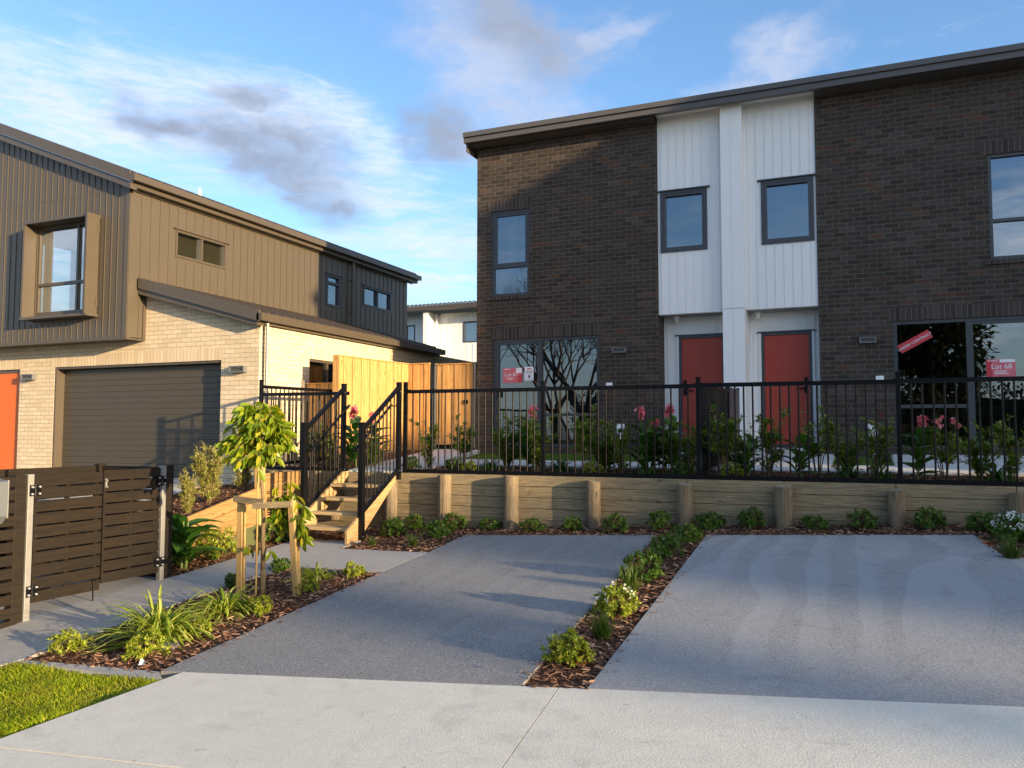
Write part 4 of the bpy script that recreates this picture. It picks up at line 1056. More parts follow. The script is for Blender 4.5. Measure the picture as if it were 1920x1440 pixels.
# ---------------------------------------------------------------- foliage helpers
def leaf(mb, p, d, up, L, W, droop=.25, seg=2, fold=.12):
    """curved pointed leaf from p along d"""
    d = d.normalized(); s = d.cross(up)
    if s.length < 1e-4: s = d.cross(Vector((1, .3, 0)))
    s.normalize(); n = s.cross(d).normalized()
    if seg <= 1:
        m = p+d*L*.45-n*L*droop*.2; t = p+d*L-n*L*droop
        mb.add([p, m+s*W*.5+n*W*fold, t, m-s*W*.5+n*W*fold], [(0, 1, 2), (0, 2, 3)]); return
    pts = []; prof = (.0, .75, 1.0, .72, 0) if seg == 2 else (.0, .6, .95, 1, .8, .45, 0)
    k = len(prof)-1; vs = []; fs = []
    for i, w in enumerate(prof):
        f = i/k; c = p+d*L*f*(1-.25*droop*f)-n*L*droop*f*f
        if w == 0: vs.append(c)
        else: vs += [c-s*W*.5*w+n*W*fold*w, c, c+s*W*.5*w+n*W*fold*w]
    fs = [(0, 2, 1), (0, 3, 2)]
    for i in range(k-2):
        a = 1+3*i; b = a+3
        fs += [(a, a+1, b+1, b), (a+1, a+2, b+2, b+1)]
    a = 1+3*(k-2); fs += [(a, a+1, len(vs)-1), (a+1, a+2, len(vs)-1)]
    mb.add(vs, fs)
def rv_(r, s=1): return Vector((r.uniform(-s, s), r.uniform(-s, s), r.uniform(-s, s)))
def shrub_mesh(seed, n=110, R=.17, H=.24, leafL=.045, leafW=.018, per=8, flower=None):
    r = random.Random(seed); mb = MB(); st = MB(); fls = []
    lobes = [(r.uniform(0, 2*pi), r.uniform(.35, .75), r.uniform(.8, 1.15)) for _ in range(6)]
    for i in range(n):
        a = r.uniform(0, 2*pi); cz = r.uniform(-.45, 1); rr = sqrt(max(0, 1-max(cz, 0)**2))*r.uniform(.55, 1.0)**.5
        bmp = 1+.16*sin(3*a+seed)+.12*sin(5*a+2*seed+cz*4)+r.uniform(-.10, .14)
        d = Vector((cos(a)*rr, sin(a)*rr, cz))
        tip = Vector((d.x*R*bmp, d.y*R*bmp, H*.45+d.z*H*.5*bmp))
        rt = Vector((d.x*R*.15, d.y*R*.15, .0)); mid = rt.lerp(tip, .55)+Vector((0, 0, .02))
        st.path([rt, mid, tip], [.003, .0025, .0015], 4)
        ax = (tip-Vector((0, 0, H*.15))).normalized()
        for k in range(per):
            b = 2*pi*k/per+r.uniform(-.4, .4); o = ax.orthogonal().normalized(); q = ax.cross(o)
            dd = (o*cos(b)+q*sin(b))*r.uniform(.6, 1.1)+ax*r.uniform(.35, 1.3)
            leaf(mb, tip-ax*r.uniform(0, .035), dd, ax, leafL*r.uniform(.7, 1.2), leafW*r.uniform(.8, 1.2), r.uniform(0, .3), 1)
        if flower and cz > .2 and r.random() < flower:
            fl = MB(); fls.append(fl)
            for k in range(r.randint(4, 8)):
                leaf(fl, tip+ax*.012+rv_(r, .02), rv_(r)+ax*1.2, ax, .022, .018, .1, 1)
    return mb, st, fls
def strap_mesh(seed, n=60, L=.42, W=.0165, spread=.9, lean=(0, 0)):
    r = random.Random(seed); mb = MB()
    for i in range(n):
        a = r.uniform(0, 2*pi); e = r.uniform(.12, 1.12); l = L*r.uniform(.6, 1.12); w = W*r.uniform(.75, 1.2)
        d = Vector((cos(a)*cos(e)*spread+lean[0], sin(a)*cos(e)*spread+lean[1], sin(e))).normalized()
        s = d.cross(Vector((0, 0, 1)))
        if s.length < .01: s = Vector((1, 0, 0))
        s.normalize(); p = Vector((r.uniform(-.03, .03), r.uniform(-.03, .03), 0)); dr = r.uniform(.35, 1.0)
        vs = []; K = 7
        for k in range(K+1):
            f = k/K; c = p+d*l*f*(1-.18*dr*f)+Vector((0, 0, -l*dr*f**2.4*.75))
            if c.z < .012: c.z = .012
            ww = w*.5*(min(1, .55+f*2) if f < .6 else max(.04, 1-((f-.6)/.4)**1.6))
            nn = s.cross(d).normalized()
            vs += [c-s*ww+nn*ww*.5, c, c+s*ww+nn*ww*.5]
        fs = []
        for k in range(K): fs += [(3*k, 3*k+1, 3*k+4, 3*k+3), (3*k+1, 3*k+2, 3*k+5, 3*k+4)]
        mb.add(vs, fs)
    return mb
def tuft_mesh(seed, n=120, L=.22):
    r = random.Random(seed); mb = MB()
    for i in range(n):
        a = r.uniform(0, 2*pi); e = r.uniform(.7, 1.5); l = L*r.uniform(.5, 1.15); w = .0028
        d = Vector((cos(a)*cos(e), sin(a)*cos(e), sin(e))); s = Vector((-sin(a), cos(a), 0)); p = Vector((r.uniform(-.035, .035), r.uniform(-.035, .035), 0)); dr = r.uniform(0, .5)
        m1 = p+d*l*.5; m2 = p+d*l+Vector((cos(a)*.25, sin(a)*.25, -.35))*l*dr
        mb.add([p-s*w, p+s*w, m1+s*w, m1-s*w, m2], [(0, 1, 2, 3), (3, 2, 4)])
    return mb
def bush_mesh(seed, H=.8, R=.28, stems=7, leafL=.055, leafW=.022, nl=26, bare=.25):
    r = random.Random(seed); mb = MB(); st = MB()
    for i in range(stems):
        a = 2*pi*i/stems+r.uniform(-.5, .5); h = H*r.uniform(.62, 1.05); rr = R*r.uniform(.35, 1)
        top = Vector((cos(a)*rr, sin(a)*rr, h)); p0 = Vector((cos(a)*.02, sin(a)*.02, 0)); mid = p0.lerp(top, .5)+Vector((cos(a), sin(a), 0))*-.15*rr
        st.path([p0, mid, top], [.007, .005, .002], 5)
        tw = [(p0.lerp(mid, .6+.4*r.random()) if False else mid.lerp(top, r.random()), r) for _ in range(5)]
        br = []
        for b in range(6):
            f = r.uniform(bare, .95); q = (p0.lerp(mid, f*2) if f < .5 else mid.lerp(top, f*2-1)); e = q+Vector((r.uniform(-1, 1), r.uniform(-1, 1), r.uniform(.3, 1.1))).normalized()*R*r.uniform(.3, .75)
            st.path([q, e], [.003, .0015], 4); br.append((q, e))
        br.append((mid, top))
        for k in range(nl*2):
            q, e = br[r.randrange(len(br))]; f = r.uniform(.1, 1.0); p = q.lerp(e, f)+rv_(r, .012)
            d = (e-q).normalized()*.6+rv_(r)+Vector((cos(a)*.3, sin(a)*.3, .25))
            leaf(mb, p, d, Vector((0, 0, 1)), leafL*r.uniform(.6, 1.25), leafW*r.uniform(.7, 1.3), r.uniform(0, .5), 1)
    return mb, st
def canna_mesh(seed, H=.75, n=9, L=.36, W=.15, flower=True, stalks=2):
    r = random.Random(seed); mb = MB(); st = MB(); fl = MB()
    for s_ in range(stalks):
        b = Vector((r.uniform(-.07, .07), r.uniform(-.07, .07), 0)); top = b+Vector((r.uniform(-.06, .06), r.uniform(-.06, .06), H*r.uniform(.82, 1.0)))
        st.path([b, b.lerp(top, .5), top], [.014, .011, .006], 7)
        for k in range(n):
            f = .08+.72*k/n; a = k*2.4+s_*1.3+r.uniform(-.4, .4); p = b.lerp(top, f); l = L*r.uniform(.75, 1.15)*(1-.25*f)
            d = Vector((cos(a), sin(a), r.uniform(.45, 1.3)))
            leaf(mb, p, d, Vector((0, 0, 1)), l, W*r.uniform(.8, 1.15), r.uniform(.2, .6), 3, .2)
        if flower and s_ == 0:
            for k in range(14):
                o = top+Vector((r.uniform(-.035, .035), r.uniform(-.035, .035), r.uniform(-.03, .11)))
                for j in range(4):
                    leaf(fl, o, rv_(r)+Vector((0, 0, .35)), Vector((0, 0, 1)), r.uniform(.055, .095), r.uniform(.035, .055), r.uniform(.2, .7), 2, .25)
    return mb, st, fl

def plant(name, label, cat, group, parts, loc, rot=0, sc=1, kind=None):
    """parts: list of (part name, mesh builder, material)"""
    parts = [p for p in parts if p[1].f]
    t = thing(name, label, cat, loc, group)
    for pn, mb, m in parts: mb.build(pn, M[m], t, fix=False, local=True)
    place(t, loc, rot, sc); return t
def place(t, loc, rot=0, sc=1):
    t.location = loc; t.rotation_euler = (0, 0, rot); t.scale = (sc, sc, sc) if not isinstance(sc, tuple) else sc
PROTO = {}
def put(key, make, label, loc, rot, sc, name, cat, group):
    if key not in PROTO:
        t = plant(name, label, cat, group, make(), loc, rot, sc); PROTO[key] = t
    else:
        t = copy_tree(PROTO[key]); place(t, loc, rot, sc)
        for k in ('group',):
            if k in t: del t[k]
        tag(t, label, cat, group)
    return t
def mk_shrub(seed, mat='shrub', flower=None, **k):
    def f():
        a, b, c = shrub_mesh(seed, flower=flower, **k); return [('foliage', a, mat), ('stems', b, 'twig')]+[('flower', x, 'petal_white') for x in c[:90]]
    return f

# ---------------------------------------------------------------- small shrubs in the front beds
rs = random.Random(77)
G1 = 'low round shrubs along the foot of the retaining wall'
row = [(738, 1003, 1.05, 'low green shrub nearest the steps at the foot of the wall'),
       (776, 992, 1.0, 'low green shrub behind the shrub nearest the steps'),
       (820, 1005, 1.05, 'low green shrub behind the dark grass tuft left of the first round post'),
       (852, 991, .95, 'low green shrub touching the first round post from the steps'),
       (920, 990, .9, 'low green shrub midway between the first and second round posts'),
       (1000, 995, .9, 'low green shrub just right of the second round post from the steps'),
       (1073, 993, .95, 'low green shrub just left of the third round post from the steps'),
       (1155, 995, .95, 'low green shrub just right of the third round post from the steps'),
       (1236, 991, .98, 'wide green shrub left of the fourth round post where the strip meets the wall'),
       (1330, 989, 1.0, 'low green shrub just right of the fourth round post from the steps'),
       (1410, 989, 1.05, 'low green shrub left of the fifth round post from the steps'),
       (1528, 988, 1.0, 'low green shrub just right of the fifth round post from the steps'),
       (1617, 990, .88, 'small shrub with white tips left of the sixth round post'),
       (1742, 989, 1.08, 'wide green shrub right of the sixth round post from the steps'),
       (1848, 993, 1.1, 'green shrub at the far end of the wall behind the white-flowered shrub')]
for i, (u, v, s, lb) in enumerate(row):
    p = onG(u, v)
    put('shrub%d' % (i % 7), mk_shrub(11+i % 7, n=(110, 80, 125, 95, 70, 118, 100)[i % 7], R=(.17, .15, .185, .16, .165, .18, .15)[i % 7], H=(.24, .25, .21, .26, .20, .25, .23)[i % 7], leafL=(.045, .05, .042, .045, .055, .04, .048)[i % 7]), lb, (p.x, p.y, P(p.x, p.y)-.03), rs.uniform(0, 6.3), (s*rs.uniform(.88, 1.1), s*rs.uniform(.88, 1.1), s*rs.uniform(.8, 1.1)), 'garden_shrub', 'shrub', G1)
G2 = 'shrubs along the strip between the bays'
strip = [(1066, 1238, .92, 'lime', 'bright lime shrub at the street end of the strip between the bays'),
         (1155, 1150, 1.02, 'flow', 'lime shrub covered in white flowers in the strip between the bays'),
         (1207, 1082, 1.12, 'shrub0', 'broad green shrub behind the white-flowered shrub in the strip'),
         (1247, 1042, 1.02, 'wtip', 'green shrub with a few white tips second from the wall in the strip'),
         (1288, 1012, 1.0, 'shrub2', 'green shrub nearest the wall in the strip between the bays')]
for u, v, s, k, lb in strip:
    p = onG(u, v)
    mk = {'lime': mk_shrub(31, 'shrub_lime', n=150, leafL=.038), 'flow': mk_shrub(32, 'shrub_lime', .28, n=140), 'wtip': mk_shrub(33, 'shrub', .06)}.get(k, mk_shrub(11))
    put(k, mk, lb, (p.x, p.y, P(p.x, p.y)-.03), rs.uniform(0, 6.3), s, 'garden_shrub', 'shrub', G2)
p = onG(1912, 1012)
put('whitefl', mk_shrub(35, 'shrub', .8, n=150, R=.2), 'shrub topped with white flowers at the right edge beside the bay', (p.x, p.y, P(p.x, p.y)-.03), 1, 1.25, 'garden_shrub', 'shrub', G1)
G3 = 'small shrubs in the bed of the staked tree'
bed = [(130, 1220, .80, 'limeA', 'small lime shrub at the pointed lawn end of the tree bed'),
       (275, 1228, .88, 'limeB', 'lime shrub in front of the largest strap-leaved clump'),
       (377, 1185, .55, 'limeA', 'small sparse lime shrub right of the largest strap-leaved clump'),
       (488, 1147, .68, 'limeB', 'compact shrub right of the second strap-leaved clump'),
       (578, 1108, .62, 'limeA', 'small shrub at the foot of the right tree stake'),
       (436, 1097, .62, 'shrub1', 'dark little shrub beside the path left of the left tree stake'),
       (527, 1067, .72, 'shrub2', 'dark shrub beside the path between the two tree stakes'),
       (663, 1078, .70, 'limeB', 'small shrub at the far right corner of the tree bed')]
for u, v, s, k, lb in bed:
    p = onG(u, v)
    mk = {'limeA': mk_shrub(41, 'shrub_lime', n=70, leafL=.055), 'limeB': mk_shrub(42, 'shrub_lime', n=90, leafL=.05)}.get(k, mk_shrub(12))
    put(k, mk, lb, (p.x, p.y, P(p.x, p.y)-.03), rs.uniform(0, 6.3), s*1.0, 'garden_shrub', 'shrub', G3)
p = onG(420, 1012)
put('shrubL1', mk_shrub(43, 'shrub_lime', n=120, leafL=.06, leafW=.0165, R=.24, H=.34), 'bushy green shrub right of the broad-leaved clump below the edging', (-8.02, 8.75, P(-8.0, 8.75)-.03), .4, 1.12, 'garden_shrub', 'shrub', 'shrubs below the timber edging')
put('shrubL2', mk_shrub(44, 'shrub', n=90, leafL=.07, leafW=.035, R=.2, H=.28), 'dark broad-leaved shrub behind the staked tree near the steps', (-7.9, 9.75, P(-7.9, 9.75)-.03), 2.4, 1.0, 'garden_shrub', 'shrub', 'shrubs below the timber edging')
G4 = 'strap-leaved clumps'
for key, u, v, s, sd, n, L, mat, lb, lean in (
      ('st1', 300, 1193, 1.35, 51, 290, .58, 'strap', 'largest strap-leaved clump in the tree bed leaning over the bark', (.15, 0)),
      ('st2', 418, 1148, 1.2, 52, 210, .52, 'strap', 'second strap-leaved clump behind the largest one near the left stake', (.1, 0)),
      ('st3', 590, 1083, 1.1, 53, 90, .40, 'strap', 'upright strap-leaved clump right of the right tree stake', (0, 0))):
    p = onG(u, v)
    put(key, (lambda sd=sd, n=n, L=L, mat=mat, lean=lean: [('leaves', strap_mesh(sd, n, L, lean=lean), mat)]), lb, (p.x, p.y, P(p.x, p.y)-.03), .3, s, 'strap_plant', 'plant', G4)
G5 = 'fine grass tufts'
for i, (u, v, s, lb) in enumerate(((698, 1022, .8, 'pale grass tuft nearest the railing post in front of the wall shrubs'), (775, 1024, 1.0, 'dark upright grass tuft in front of the wall shrubs left of the bay'),
      (1128, 1192, 1.25, 'grass tuft between the lime shrub and the white-flowered shrub in the strip'), (1182, 1105, 1.35, 'grass tuft behind the white-flowered shrub in the strip'),
      (1228, 1062, 1.1, 'grass tuft between the two middle shrubs of the strip'), (1268, 1027, 1.15, 'dark grass tuft nearest the wall in the strip'),
      (1898, 1045, 1.3, 'dark grass tuft under the white-flowered shrub at the right edge'), (400, 1050, .9, 'fine grass tuft between the path and the broad-leaved clump'))):
    p = onG(u, v)
    put('tuft%d' % (i % 3), (lambda i=i: [('blades', tuft_mesh(60+i % 3, 150), 'tuft')]), lb, (p.x, p.y, P(p.x, p.y)-.03), rs.uniform(0, 6), s, 'grass_tuft', 'grass tuft', G5)
def mk_canna(seed, fl=True, **k):
    def f():
        a, b, c = canna_mesh(seed, flower=fl, **k); return [('leaves', a, 'canna'), ('stalk', b, 'stalk'), ('flower', c, 'petal')]
    return f
put('cannaL', mk_canna(71, False, H=.46, n=8, L=.40, W=.20, stalks=3), 'broad-leaved green clump beside the right post of the slatted gates', (-7.96, 8.12, P(-8.0, 8.1)-.03), .9, 1.5, 'canna', 'plant', 'cannas')
G6 = 'upright fine-leaved shrubs in the raised bed'
for i, (x, y, s, lb) in enumerate(((-8.62, 8.75, .95, 'slim upright grey-green shrub just right of the slatted enclosure'), (-8.72, 9.25, 1.3, 'broad upright grey-green shrub in the middle of the raised bark bed'),
      (-8.75, 10.0, 1.3, 'tall grey-green shrub behind the middle shrub of the raised bark bed'))):
    def mkh(i=i):
        a, b = bush_mesh(80+i, .62, (.12, .20, .22)[i], 26, .036, .013, 95, .06); return [('foliage', a, 'hebe'), ('stems', b, 'twig')]
    put('hebe%d' % i, mkh, lb, (x, y, rz(x, y)-.03), i, s, 'upright_shrub', 'shrub', G6)
def mk_bare():
    a, b = bush_mesh(88, .38, .14, 5, .02, .01, 1, .2); return [('stems', b, 'bark_dark')]
put('bare', mk_bare, 'bare twiggy little shrub at the top of the raised bark bed', (-9.05, 10.95, .80), 0, 1, 'bare_shrub', 'shrub', None)

# ---------------------------------------------------------------- planting behind the black fence
def mk_bush(seed, mat='bush', **k):
    def f():
        a, b = bush_mesh(seed, **k); return [('foliage', a, mat), ('stems', b, 'twig')]
    return f
G7 = 'leafy bushes behind the black fence'; G8 = 'cannas behind the black fence'; G9 = 'strap plants behind the black fence'
def tx(u, y): return onY(u, 850, y).x
blist = [(805, 11.75, .80, 0, 'sparse bush in front of the pine fence two bays right of the steps'), (868, 11.8, .95, 1, 'sparse bush in front of the pine gate'),
   (950, 11.9, .88, 2, 'bush in front of the left sliding door frame'), (1010, 11.4, .95, 0, 'tall bush right at the second fence post'), (1098, 11.5, .98, 1, 'leggy bush in front of the left door glass near its right edge'),
   (1128, 11.7, .78, 2, 'bush just left of the white meter post by the left tap'), (1165, 11.4, .85, 0, 'bush just right of the white meter post by the left tap'), (1240, 11.9, .80, 1, 'bush left of the first red door'),
   (1278, 11.6, .86, 2, 'dense bush in front of the first red door'), (1300, 11.35, .80, 0, 'bush touching the dividing fence on its left side'), (1352, 11.4, .98, 1, 'dense bush touching the dividing fence on its right side'),
   (1392, 11.7, .86, 2, 'bush in front of the white column'), (1442, 11.5, .92, 0, 'leggy bush with reddish tips in front of the second red door'), (1532, 11.6, .95, 1, 'bush at the right jamb of the second red door'),
   (1585, 11.8, .72, 2, 'thin bush in front of the dark brick between door and tap'), (1645, 11.6, .86, 0, 'bush with a dull red tip left of the third fence post'), (1770, 11.4, .85, 1, 'bush with pink roses in front of the right window'),
   (1835, 11.9, .78, 2, 'bush right of the pink roses under the slanted red sticker'), (1895, 11.6, .80, 0, 'bush at the right edge behind the fence'), (590, 11.9, .75, 1, 'dark bush behind the left stair railing'), (700, 11.8, .62, 2, 'dark bush seen through the right stair railing'),
   (620, 11.6, .7, 0, 'dark bush behind the top of the left stair railing')]
for i, (u, y, h, k, lb) in enumerate(blist):
    x = tx(u, y)
    put('bush%d' % k, mk_bush(90+k, H=(.85, .9, .8)[k], R=(.22, .22, .28)[k], stems=(7, 6, 9)[k], nl=(78, 70, 96)[k], bare=(.12, .3, .08)[k], leafL=.062, leafW=.029), lb, (x, y, T(x, y)-.01), rs.uniform(0, 6.3), (h/.85*1.15, h/.85*1.15, h/.85*rs.uniform(.84, .96)), 'garden_bush', 'bush', G7)
clist = [(663, 11.6, 1.02, True, 'canna with a tall pink flower at the head of the steps'), (705, 12.2, .92, True, 'canna with a pink flower seen above the right stair railing'), (995, 11.9, .98, True, 'canna with a red-pink flower left of the second fence post'),
   (1145, 11.9, .62, False, 'broad canna leaf beside the white meter post'), (1206, 11.6, .95, True, 'canna with a pink flower right of the left tap'), (1226, 12.1, .78, True, 'short canna with a small pink flower left of the first red door'), (1256, 11.9, .98, True, 'canna with a pink flower against the white door trim'), (1398, 11.4, .58, False, 'low canna without flower in front of the white column'),
   (1500, 11.5, .70, False, 'broad-leaved canna in front of the second red door'), (1722, 11.45, .82, True, 'canna with a pink flower just right of the third fence post')]
for i, (u, y, h, fl, lb) in enumerate(clist):
    x = tx(u, y); k = ('cf%d' % (i % 2)) if fl else 'cn'
    put(k, mk_canna(100+i % 2 if fl else 105, fl, H=.86, n=11, L=.42, W=.17), lb, (x, y, T(x, y)-.01), rs.uniform(0, 6.3), h/.92, 'canna', 'plant', G8)
for i, (u, y, s, lb) in enumerate(((920, 11.6, 1.0, 'strap-leaved plant in front of the dark brick corner'), (1050, 11.7, 1.05, 'strap-leaved plant right of the second fence post'), (1215, 11.35, 1.0, 'strap-leaved plant under the pink cannas'),
      (1592, 11.5, 1.05, 'strap-leaved plant under the right tap'), (1868, 11.5, 1.1, 'strap-leaved plant under the Lot 68 sign'), (1660, 11.3, .8, 'strap-leaved plant left of the third fence post'))):
    x = tx(u, y); put('ts%d' % (i % 2), (lambda i=i: [('leaves', strap_mesh(110+i % 2, 110, .46), 'strap_dark')]), lb, (x, y, T(x, y)-.01), rs.uniform(0, 6), s, 'strap_plant', 'plant', G9)
for i, (u, y, s, k, lb) in enumerate(((770, 11.3, .9, 'shrub1', 'small green shrub first behind the fence from the steps'), (850, 11.35, .85, 'shrub3', 'small dark shrub behind the fence in front of the pine gate'), (880, 11.25, .7, 'limeB', 'small yellow-green shrub behind the fence near the brick corner'),
      (1110, 11.25, .8, 'limeA', 'small yellow-green shrub behind the fence under the left door'), (1370, 11.2, .85, 'limeB', 'small yellow-green shrub behind the fence right of the dividing fence'), (1275, 11.2, .9, 'wtip', 'small white-tipped shrub behind the fence left of the dividing fence'))):
    x = tx(u, y); put(k, None, lb, (x, y, T(x, y)-.01), rs.uniform(0, 6), s, 'garden_shrub', 'shrub', 'small shrubs behind the black fence')
def mk_rose():
    r = random.Random(5); fl = MB()
    for (cx, cz) in ((-.07, .0), (.0, .04), (.13, .01), (.17, -.05), (-.02, -.05)):
        for k in range(14): leaf(fl, Vector((cx, 0, cz))+rv_(r, .015), rv_(r), Vector((0, 0, 1)), .045, .035, .5, 2, .3)
    return [('petals', fl, 'petal')]
x = tx(1768, 11.36); put('rose', mk_rose, 'cluster of pink roses on the bush under the slanted sticker', (x, 11.36, T(x, 11.36)+.74), 0, 1.0, 'rose_cluster', 'flower', None)
def mk_red():
    r = random.Random(6); fl = MB()
    for k in range(26): leaf(fl, rv_(r, .05)*.7, rv_(r)+Vector((0, 0, -.2)), Vector((0, 0, 1)), .06, .02, .3, 1)
    return [('petals', fl, 'petal_red')]
x = tx(1655, 11.55); put('redtip', mk_red, 'dull red flower head above the bush left of the third fence post', (x, 11.55, T(x, 11.55)+.82), 0, .8, 'flower_head', 'flower', None)

# ---------------------------------------------------------------- young staked tree
TR = thing('young_tree', 'young lime-green tree with drooping leaves tied between two stakes', 'tree', (-5.83, 7.0, P(-5.83, 7.0)-.03))
r = random.Random(3); b0 = Vector((-5.83, 7.0, P(-5.83, 7.0)-.05)); t1 = Vector((-5.86, 7.02, .75)); t2 = Vector((-5.89, 7.0, 1.40)); t3 = Vector((-5.93, 7.0, 1.93))
mb = MB(); mb.path([b0, b0.lerp(t1, .35), t1, t2, t3], [.034, .026, .022, .018, .006], 9)
lv = MB()
def twig(p, d, L, nleaf, leafL=.138):
    e = p+d.normalized()*L*.6+Vector((0, 0, .0)); e2 = e+(d.normalized()*.5+Vector((0, 0, -.35)))*L*.4
    mb.path([p, e, e2], [.006, .004, .002], 5)
    for k in range(nleaf):
        f = r.uniform(.25, 1.05); q = p.lerp(e, f/.6) if f < .6 else e.lerp(e2, (f-.6)/.4)
        a = r.uniform(0, 2*pi); dd = Vector((cos(a)*.55, sin(a)*.55, r.uniform(-1.3, -.15)))+d.normalized()*.35
        leaf(lv, q, dd, Vector((cos(a+1.2), sin(a+1.2), .6)), leafL*r.uniform(.75, 1.2), leafL*.36*r.uniform(.8, 1.2), r.uniform(.0, .35), 2, .18)
for i in range(98):
    f = r.uniform(0, 1); o = t2.lerp(t3, f*.95); a = r.uniform(0, 2*pi); up = r.uniform(-.25, .75)
    L = (.53-.22*f)*r.uniform(.65, 1.1)*(1-.2*max(0, up)); twig(o, Vector((cos(a), sin(a), up)), L, r.randint(9, 14))
for i in range(22): twig(t3+Vector((0, 0, -.15)), Vector((r.uniform(-.7, .7), r.uniform(-.6, .6), 1)), r.uniform(.18, .36), 6, .11)
for i in range(26):      # low shoots on the right-hand side
    o = b0.lerp(t1, r.uniform(.75, 1.0)).lerp(t2, r.uniform(0, .45)); twig(o+Vector((.02, .05, 0)), Vector((1, r.uniform(.0, .6), r.uniform(-.15, .6))), r.uniform(.22, .50), 8)
for i in range(8): twig(t1+Vector((.34, .06, r.uniform(-.1, .25))), Vector((.5, r.uniform(-.2, .2), r.uniform(-.9, -.2))), r.uniform(.14, .28), 7)
twig(b0.lerp(t1, .62), Vector((-1, -.05, .12)), .26, 4); twig(b0.lerp(t1, .7), Vector((.6, 0, -.5)), .2, 4)
mb.build('trunk', M['bark'], TR, smooth=True); lv.build('crown', M['tree_leaf'], TR, fix=False)
SF = thing('tree_stakes', 'pair of square pine stakes with crossbars holding the young tree', 'tree stakes', (-5.8, 7.05, 0))
for (xb, xt, z1) in ((-6.17, -6.19, .965), (-5.42, -5.52, .945)):
    mb = MB(); mb.bar((xb, 7.05, P(xb, 7.05)-.06), (xt, 7.06, z1), .070, .070, (0, 1, 0)); mb.build('stake', M['pine_stake'], SF, bevel=.004)
mb = MB(); mb.bar((-6.25, 7.005, .945), (-5.80, 6.955, .925), .022, .065, (0, 0, 1)); mb.build('crossbar', M['pine_x'], SF)
mb = MB(); mb.bar((-5.93, 6.93, .885), (-5.48, 7.005, .915), .022, .065, (0, 0, 1)); mb.build('crossbar', M['pine_x'], SF)
mb = MB(); mb.tube((-5.885, 6.955, P(-5.88, 6.95)-.05), (-5.90, 6.972, 1.36), .011, .010, 8)
t = thing('bamboo_cane', 'thin straight cane tied against the young tree trunk', 'cane', (-5.88, 6.97, 0)); mb.build('cane', M['bamboo'], t)

# ---------------------------------------------------------------- small litter
def dead(u, v, s, a, lb, mat='dead_leaf', nm='fallen_leaf', cat='leaf', z=.0):
    p = onG(u, v); mb = MB(); r = random.Random(int(u))
    leaf(mb, Vector((0, 0, .012)), Vector((cos(a), sin(a), .25)), Vector((0, 0, 1)), s, s*.5, r.uniform(.2, .5), 3, .35)
    t = thing(nm, lb, cat, (p.x, p.y, P(p.x, p.y)-.022+z)); mb.build('blade', M[mat], t, fix=False, local=True)
dead(1082, 1248, .13, 1.2, 'orange-brown leaf standing under the bright lime shrub')
dead(352, 1166, .15, .3, 'brown curled leaf below the second strap-leaved clump'); dead(385, 1160, .12, 2.5, 'brown curled leaf right of the other one by the second strap clump')
dead(1840, 1020, .17, .4, 'brown curled leaf in the bark at the corner of the right bay')
dead(532, 1143, .10, .2, 'pale leaf on the bark in front of the tree stakes'); dead(307, 1210, .12, 1.9, 'orange leaf beside the grey lid under the strap clump')
dead(925, 1258, .045, 2.0, 'tiny pale leaf lying on the left parking bay', z=.03)
p = onG(268, 1243); t = thing('paper_scrap', 'crumpled white paper scrap on the bark near the lawn', 'litter', (p.x, p.y, P(p.x, p.y)-.03))
mb = MB(); q = Vector((p.x, p.y, P(p.x, p.y)-.02)); mb.add([q+Vector(v_) for v_ in ((-.03, -.02, 0), (.03, -.025, .01), (.035, .02, .045), (.0, .025, .02), (-.035, .015, .05))], [(0, 1, 3), (1, 2, 3), (0, 3, 4)]); mb.build('sheet', M['paper'], t, fix=False)
p = onG(318, 1208); t = thing('valve_cover', 'round grey plastic valve cover in the bark under the strap clump', 'cover', (p.x, p.y, P(p.x, p.y)-.03))
mb = MB(); mb.tube((p.x, p.y, P(p.x, p.y)-.06), (p.x, p.y, P(p.x, p.y)+.004), .085, .08, 24); mb.build('lid', M['lid'], t)

